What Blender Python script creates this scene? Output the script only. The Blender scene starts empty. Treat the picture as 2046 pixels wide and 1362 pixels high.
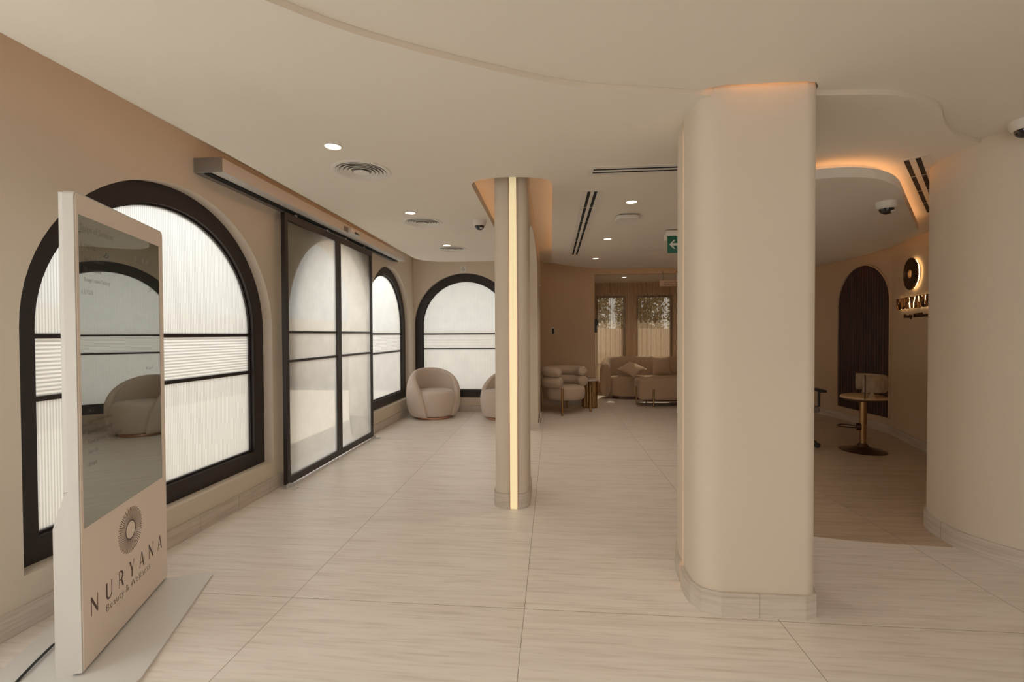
import bpy, bmesh, math, random
from mathutils import Vector, Matrix
from mathutils.geometry import tessellate_polygon
random.seed(7)
C = bpy.context.scene.collection
SC = bpy.context.scene
PI = math.pi

# ------------------------------------------------------------------ camera
FPX = 909.0
YAW, PITCH, ROLL, EYE = 0.0884, 0.0152, -0.0044, 1.30
cd = bpy.data.cameras.new('camera'); cam = bpy.data.objects.new('camera', cd); C.objects.link(cam)
cd.sensor_width = 36.0; cd.lens = FPX / 2046 * 36.0; cd.clip_start = 0.02; cd.clip_end = 200
fw = Vector((-math.sin(YAW)*math.cos(PITCH), math.cos(YAW)*math.cos(PITCH), -math.sin(PITCH)))
rt = Vector((math.cos(YAW), math.sin(YAW), 0)); up = rt.cross(fw)
R_ = rt*math.cos(ROLL) + up*math.sin(ROLL); U_ = -rt*math.sin(ROLL) + up*math.cos(ROLL)
cam.matrix_world = Matrix(((R_.x, U_.x, -fw.x, 0), (R_.y, U_.y, -fw.y, 0), (R_.z, U_.z, -fw.z, EYE), (0, 0, 0, 1)))
SC.camera = cam
# ------------------------------------------------------------------ view + world
SC.view_settings.view_transform = 'Standard'; SC.view_settings.look = 'None'
SC.view_settings.gamma = 1.0; SC.view_settings.use_curve_mapping = False
SC.view_settings.exposure = 0.14
w = bpy.data.worlds.new('world'); SC.world = w; w.use_nodes = True
wb = w.node_tree.nodes['Background']; wb.inputs[0].default_value = (1.0, 0.985, 0.965, 1); wb.inputs[1].default_value = 0.62
SC.cycles.max_bounces = 10; SC.cycles.diffuse_bounces = 5; SC.cycles.transparent_max_bounces = 12
SC.cycles.use_denoising = True
SC.cycles.sample_clamp_indirect = 6.0

def area(name, loc, rot, sx, sy, power, col, portal=False, spread=180):
    l = bpy.data.lights.new(name, 'AREA'); l.shape = 'RECTANGLE'; l.size = sx; l.size_y = sy
    l.energy = power; l.color = col; l.spread = math.radians(spread)
    if portal: l.cycles.is_portal = True
    o = bpy.data.objects.new(name, l); C.objects.link(o); o.location = loc; o.rotation_euler = rot
    return o
DAY = (1.0, 0.955, 0.905); WARM = (1.0, 0.66, 0.38)
# daylight through the glazed entrance behind the camera
area('entrance_daylight', (-0.7, -2.93, 1.35), (PI/2, 0, 0), 2.0, 2.0, 20, DAY)
# daylight at the left and back windows; first two unseen, added for the foreground
for nm, yy, pw in (('window_daylight', -1.5, 26), ('window_daylight', 0.62, 42), ('window_daylight', 2.71, 3.0), ('window_daylight', 4.75, 3.5), ('window_daylight', 6.45, 4)):
    area(nm, (-2.62, yy, 1.3), (0, -PI/2, 0), 2.0, 1.6, pw, DAY)
for yy in (2.71, 4.75, 6.45): area('sky_daylight', (-3.35, yy, 2.85), (0, math.radians(-48), 0), 0.9, 1.7, 28, DAY)
area('entrance_daylight', (1.9, -2.93, 1.35), (PI/2, 0, 0), 2.2, 2.0, 14, DAY)
area('window_daylight', (-1.46, 7.86, 1.3), (-PI/2, 0, 0), 1.6, 2.0, 9, DAY)

# ------------------------------------------------------------------ materials
def newmat(name):
    m = bpy.data.materials.new(name); m.use_nodes = True
    nt = m.node_tree; return m, nt, nt.nodes['Principled BSDF']
def node(nt, t, **k):
    n = nt.nodes.new(t)
    for a, b in k.items(): setattr(n, a, b)
    return n
def pbr(name, col, rough=0.6, metal=0.0, var=0.04, scale=8.0, bump=0.0, bscale=60.0, spec=0.5, sheen=0.0, coat=0.0):
    m, nt, b = newmat(name)
    tc = node(nt, 'ShaderNodeTexCoord'); n1 = node(nt, 'ShaderNodeTexNoise'); n1.inputs['Scale'].default_value = scale
    n1.inputs['Detail'].default_value = 4
    nt.links.new(tc.outputs['Object'], n1.inputs['Vector'])
    mx = node(nt, 'ShaderNodeMix', data_type='RGBA')
    mx.inputs[6].default_value = (*[c*(1-var) for c in col], 1); mx.inputs[7].default_value = (*[min(1, c*(1+var)) for c in col], 1)
    nt.links.new(n1.outputs[0], mx.inputs[0]); nt.links.new(mx.outputs[2], b.inputs['Base Color'])
    b.inputs['Roughness'].default_value = rough; b.inputs['Metallic'].default_value = metal
    b.inputs['Specular IOR Level'].default_value = spec
    if sheen: b.inputs['Sheen Weight'].default_value = sheen; b.inputs['Sheen Roughness'].default_value = .5
    if coat: b.inputs['Coat Weight'].default_value = coat
    if bump:
        n2 = node(nt, 'ShaderNodeTexNoise'); n2.inputs['Scale'].default_value = bscale; n2.inputs['Detail'].default_value = 6
        bp = node(nt, 'ShaderNodeBump'); bp.inputs['Strength'].default_value = bump; bp.inputs['Distance'].default_value = 0.004
        nt.links.new(tc.outputs['Object'], n2.inputs['Vector']); nt.links.new(n2.outputs[0], bp.inputs['Height'])
        nt.links.new(bp.outputs[0], b.inputs['Normal'])
    return m
def emis(name, col, st):
    m, nt, b = newmat(name)
    b.inputs['Base Color'].default_value = (*col, 1); b.inputs['Emission Color'].default_value = (*col, 1)
    b.inputs['Emission Strength'].default_value = st
    return m

def mathn(nt, op, a, b=None):
    n = node(nt, 'ShaderNodeMath', operation=op)
    for i, v in enumerate((a, b)):
        if v is None: continue
        if isinstance(v, (int, float)): n.inputs[i].default_value = v
        else: nt.links.new(v, n.inputs[i])
    return n.outputs[0]

def stone(name, c1, c2, joints=True, vein_axis='X', rough=0.32, tilt=0.0):
    """Vein-cut travertine porcelain with fine joints."""
    m, nt, b = newmat(name)
    tc = node(nt, 'ShaderNodeTexCoord'); sep = node(nt, 'ShaderNodeSeparateXYZ')
    nt.links.new(tc.outputs['Object'], sep.inputs[0])
    x, y = sep.outputs[0], sep.outputs[1]
    # tile id
    u = mathn(nt, 'DIVIDE', mathn(nt, 'ADD', x, 0.135), 1.153); v = mathn(nt, 'DIVIDE', mathn(nt, 'SUBTRACT', y, 2.13), 2.42)
    fu = mathn(nt, 'FLOOR', u); 
    ru = mathn(nt, 'SUBTRACT', u, fu); fv = mathn(nt, 'FLOOR', v); rv = mathn(nt, 'SUBTRACT', v, fv)
    comb = node(nt, 'ShaderNodeCombineXYZ'); nt.links.new(fu, comb.inputs[0]); nt.links.new(fv, comb.inputs[1])
    wn = node(nt, 'ShaderNodeTexWhiteNoise'); nt.links.new(comb.outputs[0], wn.inputs['Vector'])
    mp = node(nt, 'ShaderNodeMapping'); 
    if not joints: mp.inputs['Scale'].default_value = (0.7, 0.7, 14.0)
    elif vein_axis == 'X': mp.inputs['Scale'].default_value = (0.55, 9.0, 9.0)
    else: mp.inputs['Scale'].default_value = (9.0, 0.55, 9.0)
    off = node(nt, 'ShaderNodeVectorMath', operation='MULTIPLY_ADD'); off.inputs[1].default_value = (7, 7, 7)
    if joints: nt.links.new(wn.outputs['Color'], off.inputs[0])
    nt.links.new(tc.outputs['Object'], off.inputs[2]); nt.links.new(off.outputs[0], mp.inputs['Vector'])
    n1 = node(nt, 'ShaderNodeTexNoise'); n1.inputs['Scale'].default_value = 2.2; n1.inputs['Detail'].default_value = 9
    n1.inputs['Roughness'].default_value = 0.68; n1.inputs['Distortion'].default_value = 0.55
    nt.links.new(mp.outputs[0], n1.inputs['Vector'])
    n2 = node(nt, 'ShaderNodeTexNoise'); n2.inputs['Scale'].default_value = 6.5; n2.inputs['Detail'].default_value = 6; n2.inputs['Distortion'].default_value = 0.3
    nt.links.new(mp.outputs[0], n2.inputs['Vector'])
    cr = node(nt, 'ShaderNodeValToRGB'); e = cr.color_ramp.elements
    e[0].position = 0.36; e[0].color = (*c2, 1); e[1].position = 0.56; e[1].color = (*c1, 1)
    nt.links.new(n1.outputs[0], cr.inputs[0])
    cr2 = node(nt, 'ShaderNodeValToRGB'); e = cr2.color_ramp.elements
    e[0].position = 0.30; e[0].color = (0.86, 0.835, 0.81, 1); e[1].position = 0.50; e[1].color = (1, 1, 1, 1)
    nt.links.new(n2.outputs[0], cr2.inputs[0])
    mm = node(nt, 'ShaderNodeMix', data_type='RGBA', blend_type='MULTIPLY'); mm.inputs[0].default_value = 1
    nt.links.new(cr.outputs[0], mm.inputs[6]); nt.links.new(cr2.outputs[0], mm.inputs[7])
    col = mm.outputs[2]
    if joints:
        du = mathn(nt, 'MULTIPLY', mathn(nt, 'MINIMUM', ru, mathn(nt, 'SUBTRACT', 1.0, ru)), 1.153)
        dv = mathn(nt, 'MULTIPLY', mathn(nt, 'MINIMUM', rv, mathn(nt, 'SUBTRACT', 1.0, rv)), 2.42)
        j = mathn(nt, 'LESS_THAN', mathn(nt, 'MINIMUM', du, dv), 0.0016)
        tv = node(nt, 'ShaderNodeMix', data_type='RGBA', blend_type='MULTIPLY')
        cr3 = node(nt, 'ShaderNodeValToRGB'); e = cr3.color_ramp.elements
        e[0].color = (0.95, 0.945, 0.94, 1); e[1].color = (1, 1, 1, 1)
        nt.links.new(wn.outputs['Value'], cr3.inputs[0]); tv.inputs[0].default_value = 1
        nt.links.new(col, tv.inputs[6]); nt.links.new(cr3.outputs[0], tv.inputs[7])
        mj = node(nt, 'ShaderNodeMix', data_type='RGBA'); mj.inputs[7].default_value = (c2[0]*.42, c2[1]*.38, c2[2]*.34, 1)
        nt.links.new(j, mj.inputs[0]); nt.links.new(tv.outputs[2], mj.inputs[6]); col = mj.outputs[2]
    if not joints:
        q = mathn(nt, 'FRACT', mathn(nt, 'DIVIDE', mathn(nt, 'ADD', x, mathn(nt, 'MULTIPLY', y, 1.13)), 0.42)); q = mathn(nt, 'LESS_THAN', q, 0.006)
        mj = node(nt, 'ShaderNodeMix', data_type='RGBA'); mj.inputs[7].default_value = (c2[0]*.42, c2[1]*.40, c2[2]*.36, 1)
        nt.links.new(q, mj.inputs[0]); nt.links.new(col, mj.inputs[6]); col = mj.outputs[2]
    nt.links.new(col, b.inputs['Base Color'])
    b.inputs['Roughness'].default_value = rough; b.inputs['Specular IOR Level'].default_value = 0.45
    return m

def fluted(name, axis, pitch=0.0135, tint=(0.935, 0.955, 0.945), trans=0.50):
    """Reeded glass: part of the light passes, part is scattered by the flutes."""
    m, nt, b = newmat(name); nt.nodes.remove(b)
    out = nt.nodes['Material Output']
    tc = node(nt, 'ShaderNodeTexCoord'); sep = node(nt, 'ShaderNodeSeparateXYZ'); nt.links.new(tc.outputs['Object'], sep.inputs[0])
    ph = mathn(nt, 'MULTIPLY', sep.outputs[axis], 2*PI/pitch)
    s = mathn(nt, 'SINE', ph); s01 = mathn(nt, 'ADD', mathn(nt, 'MULTIPLY', s, 0.5), 0.5)
    bp = node(nt, 'ShaderNodeBump'); bp.inputs['Strength'].default_value = 0.6; bp.inputs['Distance'].default_value = 0.003
    nt.links.new(s01, bp.inputs['Height'])
    nz = node(nt, 'ShaderNodeTexNoise'); nz.inputs['Scale'].default_value = 5; nt.links.new(tc.outputs['Object'], nz.inputs['Vector'])
    cr = node(nt, 'ShaderNodeMix', data_type='RGBA'); cr.inputs[6].default_value = (*[c*0.66 for c in tint], 1); cr.inputs[7].default_value = (*tint, 1)
    nt.links.new(s01, cr.inputs[0])
    tl = node(nt, 'ShaderNodeBsdfTranslucent'); nt.links.new(cr.outputs[2], tl.inputs[0])
    tp = node(nt, 'ShaderNodeBsdfTransparent'); nt.links.new(cr.outputs[2], tp.inputs[0])
    gl = node(nt, 'ShaderNodeBsdfGlossy'); gl.inputs['Roughness'].default_value = 0.12; nt.links.new(bp.outputs[0], gl.inputs['Normal'])
    m1 = node(nt, 'ShaderNodeMixShader'); nt.links.new(tl.outputs[0], m1.inputs[1]); nt.links.new(tp.outputs[0], m1.inputs[2])
    nt.links.new(mathn(nt, 'ADD', mathn(nt, 'MULTIPLY', nz.outputs[0], 0.12), trans-0.06), m1.inputs[0])
    m2 = node(nt, 'ShaderNodeMixShader'); m2.inputs[0].default_value = 0.06
    nt.links.new(m1.outputs[0], m2.inputs[1]); nt.links.new(gl.outputs[0], m2.inputs[2])
    nt.links.new(m2.outputs[0], out.inputs[0])
    return m

M = {}
M['plaster'] = pbr('beige plaster', (0.69, 0.60, 0.495), 0.85, var=0.02, scale=3, bump=0.05, bscale=180, spec=0.2)
M['tan'] = pbr('shade-toned beige plaster', (0.64, 0.49, 0.34), 0.85, var=0.02, scale=3, bump=0.05, bscale=180, spec=0.2)  # beige plaster darkened: dim waiting and reception light put into the colour
M['ceil'] = pbr('ceiling paint', (0.78, 0.73, 0.65), 0.9, var=0.01, scale=2, spec=0.15)
M['floor'] = stone('travertine floor tile', (0.87, 0.805, 0.745), (0.79, 0.72, 0.66), rough=0.36)
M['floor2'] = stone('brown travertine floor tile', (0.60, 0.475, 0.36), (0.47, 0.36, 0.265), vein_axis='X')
M['skirt'] = stone('travertine skirting', (0.66, 0.585, 0.51), (0.56, 0.49, 0.42), joints=False, rough=0.5)
M['black'] = pbr('dark bronze frame', (0.022, 0.015, 0.014), 0.42, var=0.1)
M['glassV'] = fluted('reeded glass vertical flutes left wall', 1)
M['glassVx'] = fluted('reeded glass vertical flutes back wall', 0)
M['glassH'] = fluted('reeded glass horizontal flutes', 2, 0.02)
M['white'] = pbr('white powder coat', (0.70, 0.68, 0.655), 0.35, var=0.01)
M['grey_metal'] = pbr('satin aluminium', (0.58, 0.565, 0.54), 0.45, metal=0.1, var=0.02)
M['grey_cap'] = pbr('grey plastic cap', (0.22, 0.20, 0.185), 0.6)
M['kiosk'] = pbr('blush kiosk face', (0.90, 0.785, 0.70), 0.45, var=0.01)
M['brown_ink'] = pbr('brown lettering', (0.10, 0.045, 0.035), 0.5)
M['boucle'] = pbr('taupe boucle', (0.68, 0.565, 0.485), 0.95, var=0.10, scale=160, bump=0.6, bscale=420, spec=0.1, sheen=0.3)
M['boucle2'] = pbr('beige boucle', (0.56, 0.45, 0.35), 0.95, var=0.08, scale=120, bump=0.5, bscale=350, spec=0.1, sheen=0.2)
M['sofa'] = pbr('camel boucle', (0.54, 0.40, 0.28), 0.95, var=0.08, scale=100, bump=0.5, bscale=300, spec=0.1, sheen=0.2)
M['pillow'] = pbr('sand linen', (0.62, 0.47, 0.34), 0.95, var=0.06, scale=80, bump=0.4, bscale=300, spec=0.1)
M['copper'] = pbr('brushed copper', (0.62, 0.36, 0.25), 0.28, metal=1.0)
M['brass'] = pbr('antique brass', (0.36, 0.22, 0.10), 0.3, metal=1.0)
M['bronze'] = pbr('dark bronze metal', (0.10, 0.055, 0.04), 0.3, metal=0.9)
M['marble'] = pbr('white marble top', (0.70, 0.66, 0.60), 0.2, var=0.12, scale=9)
M['led_cream'] = emis('cream light diffuser', (1.0, 0.86, 0.52), 0.36)
M['led_amber'] = emis('amber light diffuser', (1.0, 0.68, 0.40), 0.45)
M['led'] = emis('amber cove tape', (1.0, 0.54, 0.25), 4.2)
M['led_strong'] = emis('bright amber tape', (1.0, 0.50, 0.20), 55.0)
M['led_soft'] = emis('amber halo tape', (1.0, 0.72, 0.36), 4.0)
M['lamp'] = emis('downlight diffuser', (1.0, 0.93, 0.82), 2.2)
M['void'] = pbr('black duct void', (0.008, 0.008, 0.008), 0.9)
M['dome'] = pbr('smoked dome', (0.012, 0.012, 0.014), 0.08, spec=0.8)
M['plastic'] = pbr('white plastic', (0.72, 0.69, 0.63), 0.5, var=0.01)
M['green'] = pbr('green sign face', (0.0, 0.115, 0.06), 0.4)
M['sign_white'] = pbr('white sign graphics', (0.72, 0.72, 0.68), 0.5)
M['sign_cream'] = pbr('cream sign board', (0.62, 0.48, 0.36), 0.5)
M['gold_letters'] = pbr('dark gold letter', (0.12, 0.06, 0.03), 0.35, metal=0.8)
M['cable'] = pbr('black cable', (0.01, 0.01, 0.01), 0.5)
M['leather'] = pbr('tan leather', (0.52, 0.35, 0.19), 0.42, var=0.06, scale=30)
M['leather2'] = pbr('pale leather weave', (0.42, 0.31, 0.21), 0.5, var=0.06, scale=30)
M['blackplastic'] = pbr('black plastic', (0.015, 0.015, 0.016), 0.4)
M['greycloth'] = pbr('grey cloth', (0.20, 0.18, 0.16), 0.9)
M['walnut'] = None
m, nt, b = newmat('dark walnut slats'); tc = node(nt, 'ShaderNodeTexCoord'); mp = node(nt, 'ShaderNodeMapping'); mp.inputs['Scale'].default_value = (30, 30, 1.5)
n1 = node(nt, 'ShaderNodeTexNoise'); n1.inputs['Scale'].default_value = 2; n1.inputs['Detail'].default_value = 8
cr = node(nt, 'ShaderNodeValToRGB'); cr.color_ramp.elements[0].position = .35; cr.color_ramp.elements[0].color = (0.016, 0.003, 0.002, 1); cr.color_ramp.elements[1].position = .7; cr.color_ramp.elements[1].color = (0.075, 0.016, 0.008, 1)
nt.links.new(tc.outputs['Object'], mp.inputs[0]); nt.links.new(mp.outputs[0], n1.inputs['Vector']); nt.links.new(n1.outputs[0], cr.inputs[0]); nt.links.new(cr.outputs[0], b.inputs['Base Color'])
b.inputs['Roughness'].default_value = 0.45; M['walnut'] = m
# switched-off glossy screen
m, nt, b = newmat('switched off screen glass'); nt.nodes.remove(b)
df = node(nt, 'ShaderNodeBsdfDiffuse'); df.inputs[0].default_value = (0.03, 0.032, 0.028, 1)
gl = node(nt, 'ShaderNodeBsdfGlossy'); gl.inputs[0].default_value = (0.95, 0.97, 0.92, 1); gl.inputs['Roughness'].default_value = 0.015
mx = node(nt, 'ShaderNodeMixShader'); mx.inputs[0].default_value = 0.42
nt.links.new(df.outputs[0], mx.inputs[1]); nt.links.new(gl.outputs[0], mx.inputs[2]); nt.links.new(mx.outputs[0], nt.nodes['Material Output'].inputs[0]); M['screen'] = m
m, nt, b = newmat('ghosted screen text'); nt.nodes.remove(b)
df = node(nt, 'ShaderNodeBsdfDiffuse'); df.inputs[0].default_value = (0.035, 0.03, 0.025, 1)
gl = node(nt, 'ShaderNodeBsdfGlossy'); gl.inputs[0].default_value = (0.95, 0.93, 0.88, 1); gl.inputs['Roughness'].default_value = 0.03
mx = node(nt, 'ShaderNodeMixShader'); mx.inputs[0].default_value = 0.33
nt.links.new(df.outputs[0], mx.inputs[1]); nt.links.new(gl.outputs[0], mx.inputs[2]); nt.links.new(mx.outputs[0], nt.nodes['Material Output'].inputs[0]); M['ghost'] = m
# clear-ish sliding door glass
M['door_glass'] = fluted('sliding door reeded glass', 1, 0.0135, (0.95, 0.96, 0.94), 0.66)
# sheer curtain
m, nt, b = newmat('sheer curtain cloth'); nt.nodes.remove(b)
tl = node(nt, 'ShaderNodeBsdfTranslucent'); tl.inputs[0].default_value = (0.78, 0.60, 0.43, 1)
df = node(nt, 'ShaderNodeBsdfDiffuse'); df.inputs[0].default_value = (0.62, 0.47, 0.34, 1)
tp = node(nt, 'ShaderNodeBsdfTransparent'); tp.inputs[0].default_value = (1.0, 0.93, 0.84, 1)
lw = node(nt, 'ShaderNodeLayerWeight'); lw.inputs[0].default_value = 0.45
a1 = node(nt, 'ShaderNodeMixShader'); a1.inputs[0].default_value = 0.55; nt.links.new(df.outputs[0], a1.inputs[1]); nt.links.new(tl.outputs[0], a1.inputs[2])
a2 = node(nt, 'ShaderNodeMixShader'); nt.links.new(mathn(nt, 'MULTIPLY_ADD', lw.outputs['Facing'], 0.55), a2.inputs[0])
a2.inputs[0].links[0].from_node.inputs[2].default_value = 0.36
nt.links.new(tp.outputs[0], a2.inputs[1]); nt.links.new(a1.outputs[0], a2.inputs[2]); nt.links.new(a2.outputs[0], nt.nodes['Material Output'].inputs[0]); M['sheer'] = m
# clear glass
m, nt, b = newmat('clear window glass'); nt.nodes.remove(b)
tp = node(nt, 'ShaderNodeBsdfTransparent'); tp.inputs[0].default_value = (0.95, 0.96, 0.94, 1)
gl = node(nt, 'ShaderNodeBsdfGlossy'); gl.inputs['Roughness'].default_value = 0.02
mx = node(nt, 'ShaderNodeMixShader'); mx.inputs[0].default_value = 0.06
nt.links.new(tp.outputs[0], mx.inputs[1]); nt.links.new(gl.outputs[0], mx.inputs[2]); nt.links.new(mx.outputs[0], nt.nodes['Material Output'].inputs[0]); M['clear'] = m
M['paving'] = pbr('pale outdoor paving', (0.62, 0.54, 0.46), 0.8, var=0.08, scale=2)
M['fence'] = pbr('pale render garden wall', (0.66, 0.56, 0.47), 0.85, var=0.05, scale=2)
M['canopy'] = pbr('pale canopy', (0.60, 0.56, 0.48), 0.85, var=0.03)
M['leaf'] = pbr('hedge leaf', (0.30, 0.27, 0.12), 0.5, var=0.5, scale=14)
M['bark'] = pbr('hedge branch', (0.10, 0.07, 0.05), 0.9)

# ------------------------------------------------------------------ mesh helpers
def finish(me, mat, ang=32):
    bm = bmesh.new(); bm.from_mesh(me)
    bmesh.ops.remove_doubles(bm, verts=bm.verts, dist=1e-6)
    bmesh.ops.recalc_face_normals(bm, faces=bm.faces)
    for f in bm.faces: f.smooth = True
    for e in bm.edges:
        if len(e.link_faces) == 2: e.smooth = e.calc_face_angle(0) < math.radians(ang)
    bm.to_mesh(me); bm.free()
    me.materials.clear(); me.materials.append(mat)
def link(name, me, mat, parent=None, ang=32):
    finish(me, mat, ang); me.name = name
    o = bpy.data.objects.new(name, me); C.objects.link(o)
    if parent is not None: o.parent = parent
    return o
def obj(name, bm, mat, parent=None, ang=32):
    me = bpy.data.meshes.new(name); bm.to_mesh(me); bm.free()
    return link(name, me, mat, parent, ang)
def struct(name, bm, mat, ang=32):
    o = obj(name, bm, mat, None, ang) if isinstance(bm, bmesh.types.BMesh) else link(name, bm, mat, None, ang)
    o['kind'] = 'structure'; return o
def thing(name, label, cat, loc=(0, 0, 0), rz=0.0, group=None):
    o = bpy.data.objects.new(name, None); C.objects.link(o); o.location = loc; o.rotation_euler = (0, 0, rz)
    o.empty_display_size = 0.1; o['label'] = label; o['category'] = cat
    if group: o['group'] = group
    return o
def tag(o, label, cat, group=None):
    o['label'] = label; o['category'] = cat
    if group: o['group'] = group
    return o
def dup(root, loc, rz=0.0, label=None):
    r = root.copy(); C.objects.link(r); r.location = loc; r.rotation_euler = (0, 0, rz)
    if label: r['label'] = label
    for ch in list(root.children):
        c = ch.copy(); C.objects.link(c); c.parent = r
        for g in ch.children:
            d = g.copy(); C.objects.link(d); d.parent = c
    return r
def bm_box(x0, x1, y0, y1, z0, z1, bevel=0.0, seg=2, bm=None):
    b = bmesh.new()
    bmesh.ops.create_cube(b, size=1)
    for v in b.verts: v.co = Vector(((x0+x1)/2 + v.co.x*(x1-x0), (y0+y1)/2 + v.co.y*(y1-y0), (z0+z1)/2 + v.co.z*(z1-z0)))
    if bevel: bmesh.ops.bevel(b, geom=b.edges[:], offset=bevel, segments=seg, profile=0.5, affect='EDGES')
    if bm is None: return b
    join(bm, b); return bm
def join(bm, b, mat=None):
    me = bpy.data.meshes.new('t'); 
    if mat is not None: b.transform(mat)
    b.to_mesh(me); b.free(); bm.from_mesh(me); bpy.data.meshes.remove(me)
def lathe(prof, n=40, bm=None, center=(0, 0, 0), arc=None):
    """prof: (r, z) list."""
    b = bm or bmesh.new(); rings = []
    for r, z in prof:
        if r < 1e-5: rings.append([b.verts.new((center[0], center[1], center[2]+z))]); continue
        rings.append([b.verts.new((center[0]+r*math.cos(2*PI*i/n), center[1]+r*math.sin(2*PI*i/n), center[2]+z)) for i in range(n)])
    for a, c in zip(rings, rings[1:]):
        if len(a) == 1 and len(c) == 1: continue
        for i in range(n):
            j = (i+1) % n
            if len(a) == 1: b.faces.new((a[0], c[i], c[j]))
            elif len(c) == 1: b.faces.new((a[i], c[0], a[j]))
            else: b.faces.new((a[i], c[i], c[j], a[j]))
    return b
def tube(pts, r, n=10, bm=None, closed=False, caps=True):
    b = bm or bmesh.new(); pts = [Vector(p) for p in pts]; rings = []; N = len(pts)
    prev = None
    for i, p in enumerate(pts):
        if closed: t = pts[(i+1) % N] - pts[i-1]
        else: t = pts[min(i+1, N-1)] - pts[max(i-1, 0)]
        t.normalize()
        if prev is None:
            a = Vector((0, 0, 1)) if abs(t.z) < 0.9 else Vector((1, 0, 0)); nx = t.cross(a).normalized()
        else: nx = (prev - t*prev.dot(t)).normalized()
        prev = nx; ny = t.cross(nx)
        rr = r[i] if isinstance(r, (list, tuple)) else r
        rings.append([b.verts.new(p + nx*rr*math.cos(2*PI*k/n) + ny*rr*math.sin(2*PI*k/n)) for k in range(n)])
    for i in range(N if closed else N-1):
        a, c = rings[i], rings[(i+1) % N]
        for k in range(n): b.faces.new((a[k], a[(k+1) % n], c[(k+1) % n], c[k]))
    if caps and not closed: b.faces.new(rings[0]); b.faces.new(list(reversed(rings[-1])))
    return b
def loft(secs, bm=None, closed=False, caps=True):
    b = bm or bmesh.new(); rings = [[b.verts.new(p) for p in s] for s in secs]; n = len(secs[0])
    for i in range(len(secs) if closed else len(secs)-1):
        a, c = rings[i], rings[(i+1) % len(secs)]
        for k in range(n): b.faces.new((a[k], a[(k+1) % n], c[(k+1) % n], c[k]))
    if caps and not closed: b.faces.new(rings[0]); b.faces.new(list(reversed(rings[-1])))
    return b
def prism(poly, z0, z1, bm=None):
    b = bm or bmesh.new()
    lo = [b.verts.new((x, y, z0)) for x, y in poly]; hi = [b.verts.new((x, y, z1)) for x, y in poly]; n = len(poly)
    for i in range(n): b.faces.new((lo[i], lo[(i+1) % n], hi[(i+1) % n], hi[i]))
    for tri in tessellate_polygon([[Vector((x, y, 0)) for x, y in poly]]):
        for ring in (lo, hi):
            try: b.faces.new([ring[i] for i in tri])
            except ValueError: pass
    return b
def plate(loops, depth, mtx):
    """2-D polygon with holes, extruded from local z=0 to z=depth, placed with mtx."""
    cu = bpy.data.curves.new('p', 'CURVE'); cu.dimensions = '2D'; cu.fill_mode = 'BOTH'; cu.extrude = depth/2
    for lp in loops:
        s = cu.splines.new('POLY'); s.points.add(len(lp)-1)
        for p, (x, y) in zip(s.points, lp): p.co = (x, y, 0, 1)
        s.use_cyclic_u = True
    o = bpy.data.objects.new('p', cu); C.objects.link(o)
    dg = bpy.context.evaluated_depsgraph_get(); me = bpy.data.meshes.new_from_object(o.evaluated_get(dg))
    bpy.data.objects.remove(o); bpy.data.curves.remove(cu)
    me.transform(mtx @ Matrix.Translation((0, 0, depth/2)))
    return me
def text_mesh(s, size, depth, mtx, align='LEFT', space=1.0, xs=1.0, thin=0.0):
    cu = bpy.data.curves.new('t', 'FONT'); cu.body = s; cu.size = size; cu.extrude = depth/2; cu.align_x = align; cu.space_character = space; cu.offset = -thin
    cu.resolution_u = 3
    o = bpy.data.objects.new('t', cu); C.objects.link(o)
    dg = bpy.context.evaluated_depsgraph_get(); me = bpy.data.meshes.new_from_object(o.evaluated_get(dg))
    bpy.data.objects.remove(o); bpy.data.curves.remove(cu)
    me.transform(mtx @ Matrix.Diagonal((xs, 1, 1, 1)) @ Matrix.Translation((0, 0, depth/2)))
    return me
def basis(o, x, y):
    x = Vector(x).normalized(); y = Vector(y).normalized(); z = x.cross(y)
    m = Matrix.Identity(4)
    for i in range(3): m[i][0] = x[i]; m[i][1] = y[i]; m[i][2] = z[i]; m[i][3] = o[i]
    return m
def smooth(pts, n=6, closed=False):
    """Catmull-Rom through 2-D or 3-D points."""
    P = [Vector(p) for p in pts]; out = []; N = len(P)
    rng = range(N if closed else N-1)
    for i in rng:
        p0 = P[i-1] if (closed or i > 0) else P[0]; p1 = P[i]; p2 = P[(i+1) % N]; p3 = P[(i+2) % N] if (closed or i+2 < N) else P[-1]
        for k in range(n):
            t = k/n
            out.append(0.5*((2*p1) + (p2-p0)*t + (2*p0-5*p1+4*p2-p3)*t*t + (3*p1-p0-3*p2+p3)*t**3))
    if not closed: out.append(P[-1])
    return [tuple(v) for v in out]
def offset(path, d):
    out = []; N = len(path)
    for i in range(N):
        a = Vector(path[max(i-1, 0)]); c = Vector(path[min(i+1, N-1)]); t = (c-a).normalized()
        out.append((path[i][0] - t.y*d, path[i][1] + t.x*d))
    return out
def ribbon(path, d, z0, z1):
    """upright strip following a plan path, thickness d to its left."""
    q = offset(path, d); return prism(list(path) + list(reversed(q)), z0, z1)
def arch(cx, z0, zs, r, n=40, rz=None):
    rz = rz or r
    return [(cx-r, z0), (cx+r, z0)] + [(cx + r*math.cos(PI*k/n), zs + rz*math.sin(PI*k/n)) for k in range(n+1)]
def rrect(w, h, r, n=6, cx=0, cy=0):
    out = []
    for (sx, sy, a0) in ((1, 1, 0), (-1, 1, PI/2), (-1, -1, PI), (1, -1, 1.5*PI)):
        for k in range(n+1):
            a = a0 + PI/2*k/n; out.append((cx + sx*(w/2-r) + r*math.cos(a), cy + sy*(h/2-r) + r*math.sin(a)))
    return out

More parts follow.
